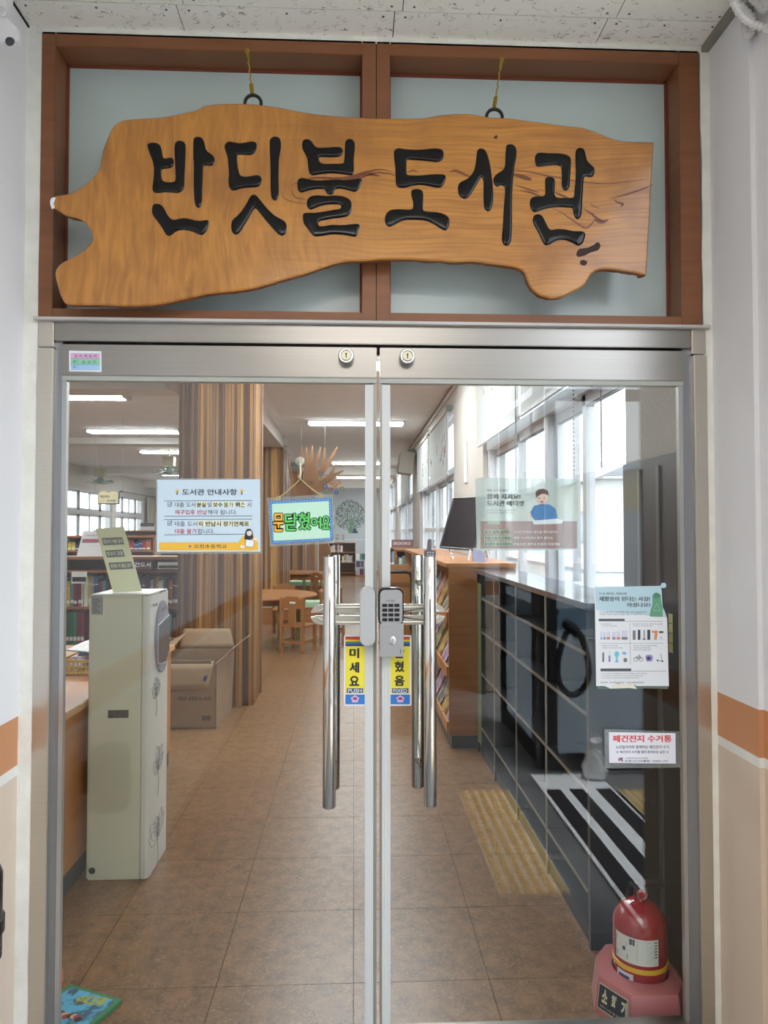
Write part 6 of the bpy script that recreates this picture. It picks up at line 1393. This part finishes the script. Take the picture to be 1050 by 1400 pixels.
m = MB(); slab(m, Vector((.87, 3.05, zt)), Vector((.96, 3.02, zt)), Vector((.94, 3.10, zt+.10)), Vector((.88, 3.12, zt+.10)), Vector((0, .003, 0))); slab(m, Vector((.89, 3.2, zt)), Vector((.98, 3.17, zt)), Vector((.94, 3.103, zt+.10)), Vector((.88, 3.123, zt+.10)), Vector((0, .003, 0))); part('sheet', m, mat('acrylic_tint', (150, 150, 176), .1), t)
t = thing('desk_scanner', 'small grey card reader stand with a white grid, above the right pull handle', 'reader', (at(588, 760, Y=3.6).x, 3.6, zt))
gm = mat('scanner_grey', (104, 106, 114), .5); m = MB(); q = [at(x, y, Y=3.6) for x, y in rrect(580, 752, 596, 765, 2)]; 
m.add(q+[p+Vector((0, .02, 0)) for p in q], [tuple(range(20)), tuple(range(20, 40))[::-1]]+[(i, (i+1) % 20, 20+(i+1) % 20, 20+i) for i in range(20)]); part('plate', m, gm, t)
m = MB(); q = [at(x, y, Y=3.61) for x, y in ((583.5,753),(584,748),(585,738),(588,736.5),(590,738),(590,753))]; m.add(q+[p+Vector((0, .02, 0)) for p in q], [tuple(range(6)), tuple(range(6, 12))[::-1]]+[(i, (i+1) % 6, 6+(i+1) % 6, 6+i) for i in range(6)]); part('head', m, gm, t)
m = MB()
for a in (585, 588.5, 592): 
    for b in (755.5, 759, 762): rect_px(m, a-1, b-.9, a+1, b+.9, 3.598)
part('grid_marks', m, white_p, t, kind='stuff')
m = MB(); q = at(588, 765, Y=3.61); m.box(q.x-.01, q.x+.01, 3.6, 3.64, zt, q.z); part('foot', m, gm, t)
# wall speaker between the windows
c = at(565, 634, Y=10.9)
t = thing('wall_speaker', 'beige tilted box speaker on the wall between the second and third windows', 'speaker', (1.0, 10.9, c.z))
q = Matrix.Translation((.98, 10.9, c.z)) @ Matrix.Rotation(.14, 4, 'Y')
m = MB().prism([(-.15, -.2), (.11, -.2), (.11, .2), (-.15, .2)], 'y', -.22, .22).xf(q); part('cabinet', m, mat('speaker_beige', (166, 158, 146), .7), t, bevel=.01)
m = MB().box(-.156, -.15, -.19, .19, -.17, .17).xf(q); part('grille', m, mat('grille_grey', (140, 134, 124), .9), t); part('bracket', MB().box(1.02, XR, 10.85, 10.95, c.z+.15, c.z+.27), steel_dk, t)
# wall switch strip near pillar
single('wall_switch', MB().box(XR-.012, XR, 5.0, 5.13, 1.43, 1.50), mat('switch_white', (226, 226, 222), .4), 'small white switch on the pillar right of the black panel', 'switch', bevel=.002)
single('cable_cover', MB().box(XR-.015, XR, 5.0, 5.16, 2.0, 2.42), mat('cover_white', (220, 220, 218), .4), 'white vertical cable cover on the pillar between the first two windows', 'cable cover', bevel=.002)

# ================================================================ right foreground: dark low cupboard row inside
cab = mat('dark_cabinet', (30, 29, 31), .3, var=.05, scale=(4, 4, 30)); edge = mat('cabinet_edge', (120, 112, 100), .4)
t = thing('low_cupboard', 'dark grey open cupboard row with a glossy top, inside along the right windows', 'cupboard', (.98, 1.6, 0))
part('top_board', MB().box(.838, XR-.045, .47, 2.79, 1.215, 1.24), mat('glossy_top', (84, 88, 98), .12), t, bevel=.002)
part('end_panel', MB().box(.85, 1.10, .475, .50, 0, 1.215), cab, t); part('end_panel', MB().box(.85, 1.10, 2.75, 2.775, 0, 1.215), cab, t)
part('back_panel', MB().box(1.085, 1.10, .5, 2.75, 0, 1.215), mat('cab_back', (20, 20, 22), .5), t)
for y in (1.05, 1.62, 2.2):
    o = part('divider', MB().box(.852, 1.085, y-.01, y+.01, 0, 1.215), cab, t); part('edge_strip', MB().box(.848, .852, y-.008, y+.008, 0, 1.215), edge, o)
for z in (.20, .56, .84, 1.06):
    o = part('shelf_board', MB().box(.852, 1.085, .5, 2.75, z-.018, z), cab, t); part('edge_strip', MB().box(.848, .852, .5, 2.75, z-.012, z), edge, o)
part('plinth', MB().box(.86, 1.09, .5, 2.75, 0, .06), mat('plinth_dark', (42, 42, 46), .5), t)
part('green_side', MB().box(.845, .85, 2.62, 2.74, .08, 1.15), mat('olive_panel', (112, 122, 76), .6), t)
t = thing('leaning_board', 'dark grey tall ribbed board leaning on the wall at the right door edge', 'board', (1.12, .45, 0))
part('board', MB().box(1.105, 1.14, .15, .79, 0, 1.775), mat('charcoal_panel', (46, 44, 44), .3, var=.1, scale=(20, 20, 1)), t, bevel=.002)
for y in (.28, .45, .62): part('rib', MB().box(1.098, 1.106, y-.012, y+.012, .02, 1.74), mat('charcoal_rib', (92, 90, 88), .35), t)
for k in range(4):
    z = 1.215-k*.034; part('note', MB().box(1.0965, 1.0975, .335, .365, z-.031, z), mat('sticky_yellow', (206, 200, 130), .7), t)

# ================================================================ fire extinguisher in its pink stand
ex, ey = .918, .205
t = thing('extinguisher_stand', 'pink plastic extinguisher stand with a dark Korean name plate, inside the right pane', 'stand', (ex, ey, 0))
top_ = [(.833, .062), (.978, .062), (1.022, .12), (1.03, .28), (.96, .34), (.85, .335), (.795, .27), (.768, .165)]
SH = .105
def lerp_ring(n_each=3):
    o = []
    for i, p in enumerate(top_):
        q = top_[(i+1) % len(top_)]; o += [(p[0]+(q[0]-p[0])*j/n_each, p[1]+(q[1]-p[1])*j/n_each) for j in range(n_each)]
    return o
tr_ = lerp_ring(); k = len(tr_)
def sc_(pts, s): return [(ex-.005+(a-ex+.005)*s, ey+(b-ey)*s) for a, b in pts]
hol = [(ex+.0875*math.cos(math.atan2(b-ey, a-ex)), ey+.0875*math.sin(math.atan2(b-ey, a-ex))) for a, b in tr_]
lv = [(sc_(tr_, 1.10), 0), (sc_(tr_, 1.04), .05), (sc_(tr_, 1.0), SH-.006), (sc_(tr_, .97), SH), (hol, SH), (hol, .03)]
m = MB(); n_l = len(lv)
m.add([Vector((a, max(b, .024), z)) for pts, z in lv for a, b in pts], [(j*k+i, j*k+(i+1) % k, (j+1)*k+(i+1) % k, (j+1)*k+i) for j in range(n_l-1) for i in range(k)] + [tuple(range(k))[::-1], tuple(range((n_l-1)*k, n_l*k))])
part('tub', m, mat('pink_plastic', (180, 106, 106), .35), t, smooth=True)
# name plate on the slanted left face
fA, fC = sc_([(.768, .165), (.833, .062)], 1.0), sc_([(.768, .165), (.833, .062)], 1.085)
def on_face(u, v, off=.002):   # u: 1 = far left end, -1 = near right end; v: 0 low, 1 top
    w_ = (1-u)/2*.86+.07; hi = Vector((*fA[0], SH-.008)).lerp(Vector((*fA[1], SH-.008)), w_); lo = Vector((*fC[0], .014)).lerp(Vector((*fC[1], .014)), w_)
    nrm_ = Vector((fA[1][1]-fA[0][1], -(fA[1][0]-fA[0][0]), .012)); nrm_.normalize()
    return lo.lerp(hi, v) + nrm_*(off+.002)
m = MB(); q = [on_face(u, v) for u, v in ((-1, .05), (1, .05), (1, .95), (-1, .95))][::-1]; m.add(q, [(0, 1, 2, 3)]); pl_ = part('name_plate', m, mat('plate_cream', (206, 198, 160), .5), t)
m = MB(); m.add([on_face(u, v, .0026) for u, v in ((-.95, .09), (.95, .09), (.95, .91), (-.95, .91))], [(0, 1, 2, 3)]); part('plate_field', m, mat('plate_navy', (34, 34, 50), .4), pl_)
m = MB()
for s_, u in (('소', .72), ('화', .08), ('기', -.56)):
    O = on_face(u, .34, .0032); text_plane(m, s_, O, on_face(u-.36, .34, .0032)-O, on_face(u, .82, .0032)-O, 0, .05)
O = on_face(.8, .16, .0032); text_plane(m, '화재시 손잡이를 당기세요', O, on_face(-.8, .16, .0032)-O, on_face(.8, .24, .0032)-O)
part('lettering', m, mat('plate_letter', (214, 206, 170), .5), pl_, kind='stuff')
red = mat('red_enamel', (150, 20, 24), .18, coat=.4)
t = thing('fire_extinguisher', 'red fire extinguisher with white label and yellow ring, standing in the pink stand', 'fire extinguisher', (ex, ey, .03))
part('cylinder', MB().lathe([(.078, .032), (.083, .045), (.083, .245), (.078, .27), (.062, .295), (.04, .312), (.02, .32), (.018, .335)], (ex, ey, 0), 40), red, t, smooth=True)
def wrap(r0, a0, a1, z0, z1, n=14):
    m = MB(); vs = []
    for i in range(n+1):
        a = a0+(a1-a0)*i/n; vs += [(ex+r0*math.cos(a), ey+r0*math.sin(a), z0), (ex+r0*math.cos(a), ey+r0*math.sin(a), z1)]
    return m.add(vs, [(2*i, 2*i+2, 2*i+3, 2*i+1) for i in range(n)])
part('label', wrap(.0836, -2.95, -1.25, .155, .235), mat('label_paper', (214, 216, 208), .4), t)
lbm = MB(); 
def cur(u, z, r0=.0840): a = -2.95+1.7*u; return Vector((ex+r0*math.cos(a), ey+r0*math.sin(a), z))
for i in range(9): 
    z = .218-i*.006; lbm.add([cur(.52, z), cur(.86-(i % 3)*.05, z), cur(.86-(i % 3)*.05, z+.0022), cur(.52, z+.0022)], [(0, 1, 2, 3)], 0)
for i in range(6): z = .225-i*.009; lbm.add([cur(.90, z), cur(.97, z), cur(.97, z+.004), cur(.90, z+.004)], [(0, 1, 2, 3)], 0)
lbm.add([cur(.36, .212), cur(.48, .212), cur(.48, .231), cur(.36, .231)], [(0, 1, 2, 3)], 0)
lbm.add([cur(.52, .226), cur(.80, .226), cur(.80, .230), cur(.52, .230)], [(0, 1, 2, 3)], 1); lbm.add([cur(.02, .212), cur(.3, .205), cur(.3, .215), cur(.02, .224)], [(0, 1, 2, 3)], 1)
lbm.add([cur(.05, .165), cur(.32, .165), cur(.32, .18), cur(.05, .18)], [(0, 1, 2, 3)], 2); lbm.add([cur(.2, .188), cur(.27, .188), cur(.27, .2), cur(.2, .2)], [(0, 1, 2, 3)], 2)
part('label_print', lbm, [mat('label_ink2', (80, 84, 84), .6), mat('label_red', (190, 60, 80), .6), mat('label_blue', (56, 60, 110), .6)], t, kind='stuff')
part('yellow_ring', MB().lathe([(.0832, .128), (.0850, .129), (.0850, .1425), (.0832, .1435)], (ex, ey, 0), 40), mat('ring_yellow', (222, 176, 30), .35), t, smooth=True)
part('lower_label', wrap(.0836, -2.9, -2.2, .065, .122, 8), mat('label_paper2', (206, 210, 214), .4), t); part('label_bar', wrap(.0840, -2.8, -2.35, .098, .112, 6), mat('label_blue', (56, 60, 110)), t)
part('valve', MB().cyl((ex, ey, .33), (ex, ey, .355), .016, 16).box(ex-.012, ex+.05, ey-.012, ey+.012, .35, .362), mat('valve_black', (36, 34, 36), .4), t)
part('lever', MB().box(ex-.01, ex+.075, ey-.009, ey+.009, .372, .377).box(ex+.0, ex+.09, ey-.009, ey+.009, .358, .362), mat('valve_black', (36, 34, 36)), t)
part('gauge', MB().cyl((ex, ey-.012, .345), (ex, ey-.03, .345), .014, 16), mat('gauge_red', (170, 40, 40), .3), t)
pr0 = Vector((ex-.005, ey-.035, .352)); part('pull_ring', MB().tube([pr0+Vector((.016*math.cos(a), 0, .016*math.sin(a))) for a in [2*PI*i/20 for i in range(20)]], .0016, 6, closed=True), mat('ring_steel', (206, 206, 206), .2, .9), t, smooth=True)
part('hose', MB().tube([(ex+.01, ey+.02, .34), (ex+.0, ey+.07, .335), (ex-.0, ey+.10, .27), (ex-.0, ey+.10, .2), (ex-.0, ey+.098, .15)], .008, 8), mat('hose_black', (28, 26, 28), .5), t, smooth=True)

# ================================================================ comic book on the floor
q = [(-1.02, .165, 0), (-.80, .115, 0), (-.735, .26, 0), (-.93, .345, 0)]
t = thing('comic_book', 'blue comic book with green edges lying on the floor behind the left pane', 'book', (-.87, .22, 0))
m = MB(); V = [Vector(p)+Vector((0, 0, .001)) for p in q]; slab(m, *V, Vector((0, 0, .012))); part('cover', m, mat('comic_green', (66, 130, 84), .4), t)
cc = sum(V, Vector())/4; V2 = [cc+(v-cc)*.86+Vector((0, 0, .0125)) for v in V]; m = MB(); m.add(V2, [(0, 1, 2, 3)]); part('picture', m, mat('comic_blue', (96, 176, 208), .3, rgb2=(70, 100, 120), scale=(30, 30, 30), ramp=(.5, .62)), t)
m = MB(); rx_ = random.Random(2)
for k in range(12):
    p = V2[0].lerp(V2[1], .12+.06*k).lerp(V2[3].lerp(V2[2], .12+.06*k), .2+.15*rx_.random()) + Vector((0, 0, .0006)); s_ = .012
    m.add([p+Vector((s_*math.cos(a), s_*math.sin(a), .0001*k)) for a in [2*PI*i/8 for i in range(8)]], [tuple(range(8))], k % 3)
part('figure_print', m, [mat('comic_skin', (206, 160, 130), .5), mat('comic_red', (150, 70, 60), .5), mat('comic_dark', (50, 44, 48), .5)], t, kind='stuff')
m = MB(); O = V2[3].lerp(V2[2], .35)*1.0; O = O.lerp(V2[0].lerp(V2[1], .35), .38) + Vector((0, 0, .0008)); text_plane(m, '수학도둑', O, (V2[1]-V2[0])*.5, (V2[3]-V2[0])*.26, 0, .05); part('title_print', m, mat('comic_title', (176, 176, 60), .5), t, kind='stuff')
single('book_corner', MB().box(-1.06, -.965, .33, .40, 0, .02, rz=.4), mat('orange_cover', (206, 110, 80), .5), 'orange book corner peeping from behind the comic book', 'book')

# ================================================================ porch things near the camera
t = thing('wall_cylinder', 'black capped cylinder fixed to the porch wall at the lower left', 'cylinder', (-.86, -.45, .5))
cx, cy = -.843, -.45
part('body', MB().lathe([(.058, .545), (.0665, .56), (.0665, .74), (.062, .752), (.05, .757)], (cx, cy, 0), 36), mat('gloss_black', (14, 14, 20), .22), t, smooth=True)
part('collar', MB().lathe([(.0665, .612), (.0715, .616), (.0715, .645), (.0665, .65)], (cx, cy, 0), 36), mat('gloss_black', (14, 14, 20)), t, smooth=True)
part('wall_bracket', MB().box(PXL, cx-.04, cy-.02, cy+.02, .6, .7), black, t)
t = thing('door_closer_bracket', 'white metal bracket with a round bolt at the upper left corner', 'bracket', (-.93, -.2, 2.7))
wm = mat('bracket_white', (222, 222, 222), .5)
p0 = at(14, 5, Y=-.19); part('arm', MB().box(PXL, at(14, 0, Y=-.19).x, -.24, -.17, at(14, 44, Y=-.19).z, PZ), wm, t, bevel=.004)
part('plate', MB().prism([(at(0, 10, Y=-.25).x-.03, at(0, 66, Y=-.25).z), (at(6, 66, Y=-.25).x, at(6, 66, Y=-.25).z), (at(29, 66, Y=-.25).x, at(29, 64, Y=-.25).z), (at(29, 50, Y=-.25).x, at(29, 46, Y=-.25).z), (at(13, 30, Y=-.25).x, at(13, 30, Y=-.25).z), (at(13, 0, Y=-.25).x, PZ), (at(0, 0, Y=-.25).x-.03, PZ)], 'y', -.27, -.25), wm, t, bevel=.003)
c = at(13, 56, Y=-.272); part('bolt_hole', MB().lathe([(.012, 0), (.010, .003)], (c.x, -.27, c.z), 16, axis='y'), mat('hole_dark', (70, 72, 76), .4, .4), t)
c = at(4, 17, Y=-.272); part('bolt', MB().lathe([(.012, 0), (.012, .006), (.008, .008)], (c.x, -.27, c.z), 16, axis='y'), mat('bolt_pale', (206, 206, 206), .4), t)
# coil of white corrugated hose, upper right
t = thing('hose_coil', 'bundle of white corrugated hose hanging at the upper right corner', 'hose', (.98, -.3, 2.75))
hw_ = mat('hose_white', (208, 206, 202), .6)
for k, (dx, dz, R_) in enumerate(((0, 0, .145), (.02, .012, .12), (.03, .03, .10), (-.004, -.01, .165))):
    c = at(1076, -30, Y=-.34+.03*k); pts = [c + Vector((R_*math.cos(a)+dx, .02*math.sin(a*2+k), R_*.9*math.sin(a)+dz)) for a in [2*PI*i/150 for i in range(150)]]
    pts = [Vector((min(p.x, PXR-.012), p.y, min(p.z, PZ-.012))) for p in pts]
    part('loop', MB().tube(pts, [.0085 if i % 2 else .0112 for i in range(150)], 8, closed=True), hw_, t)
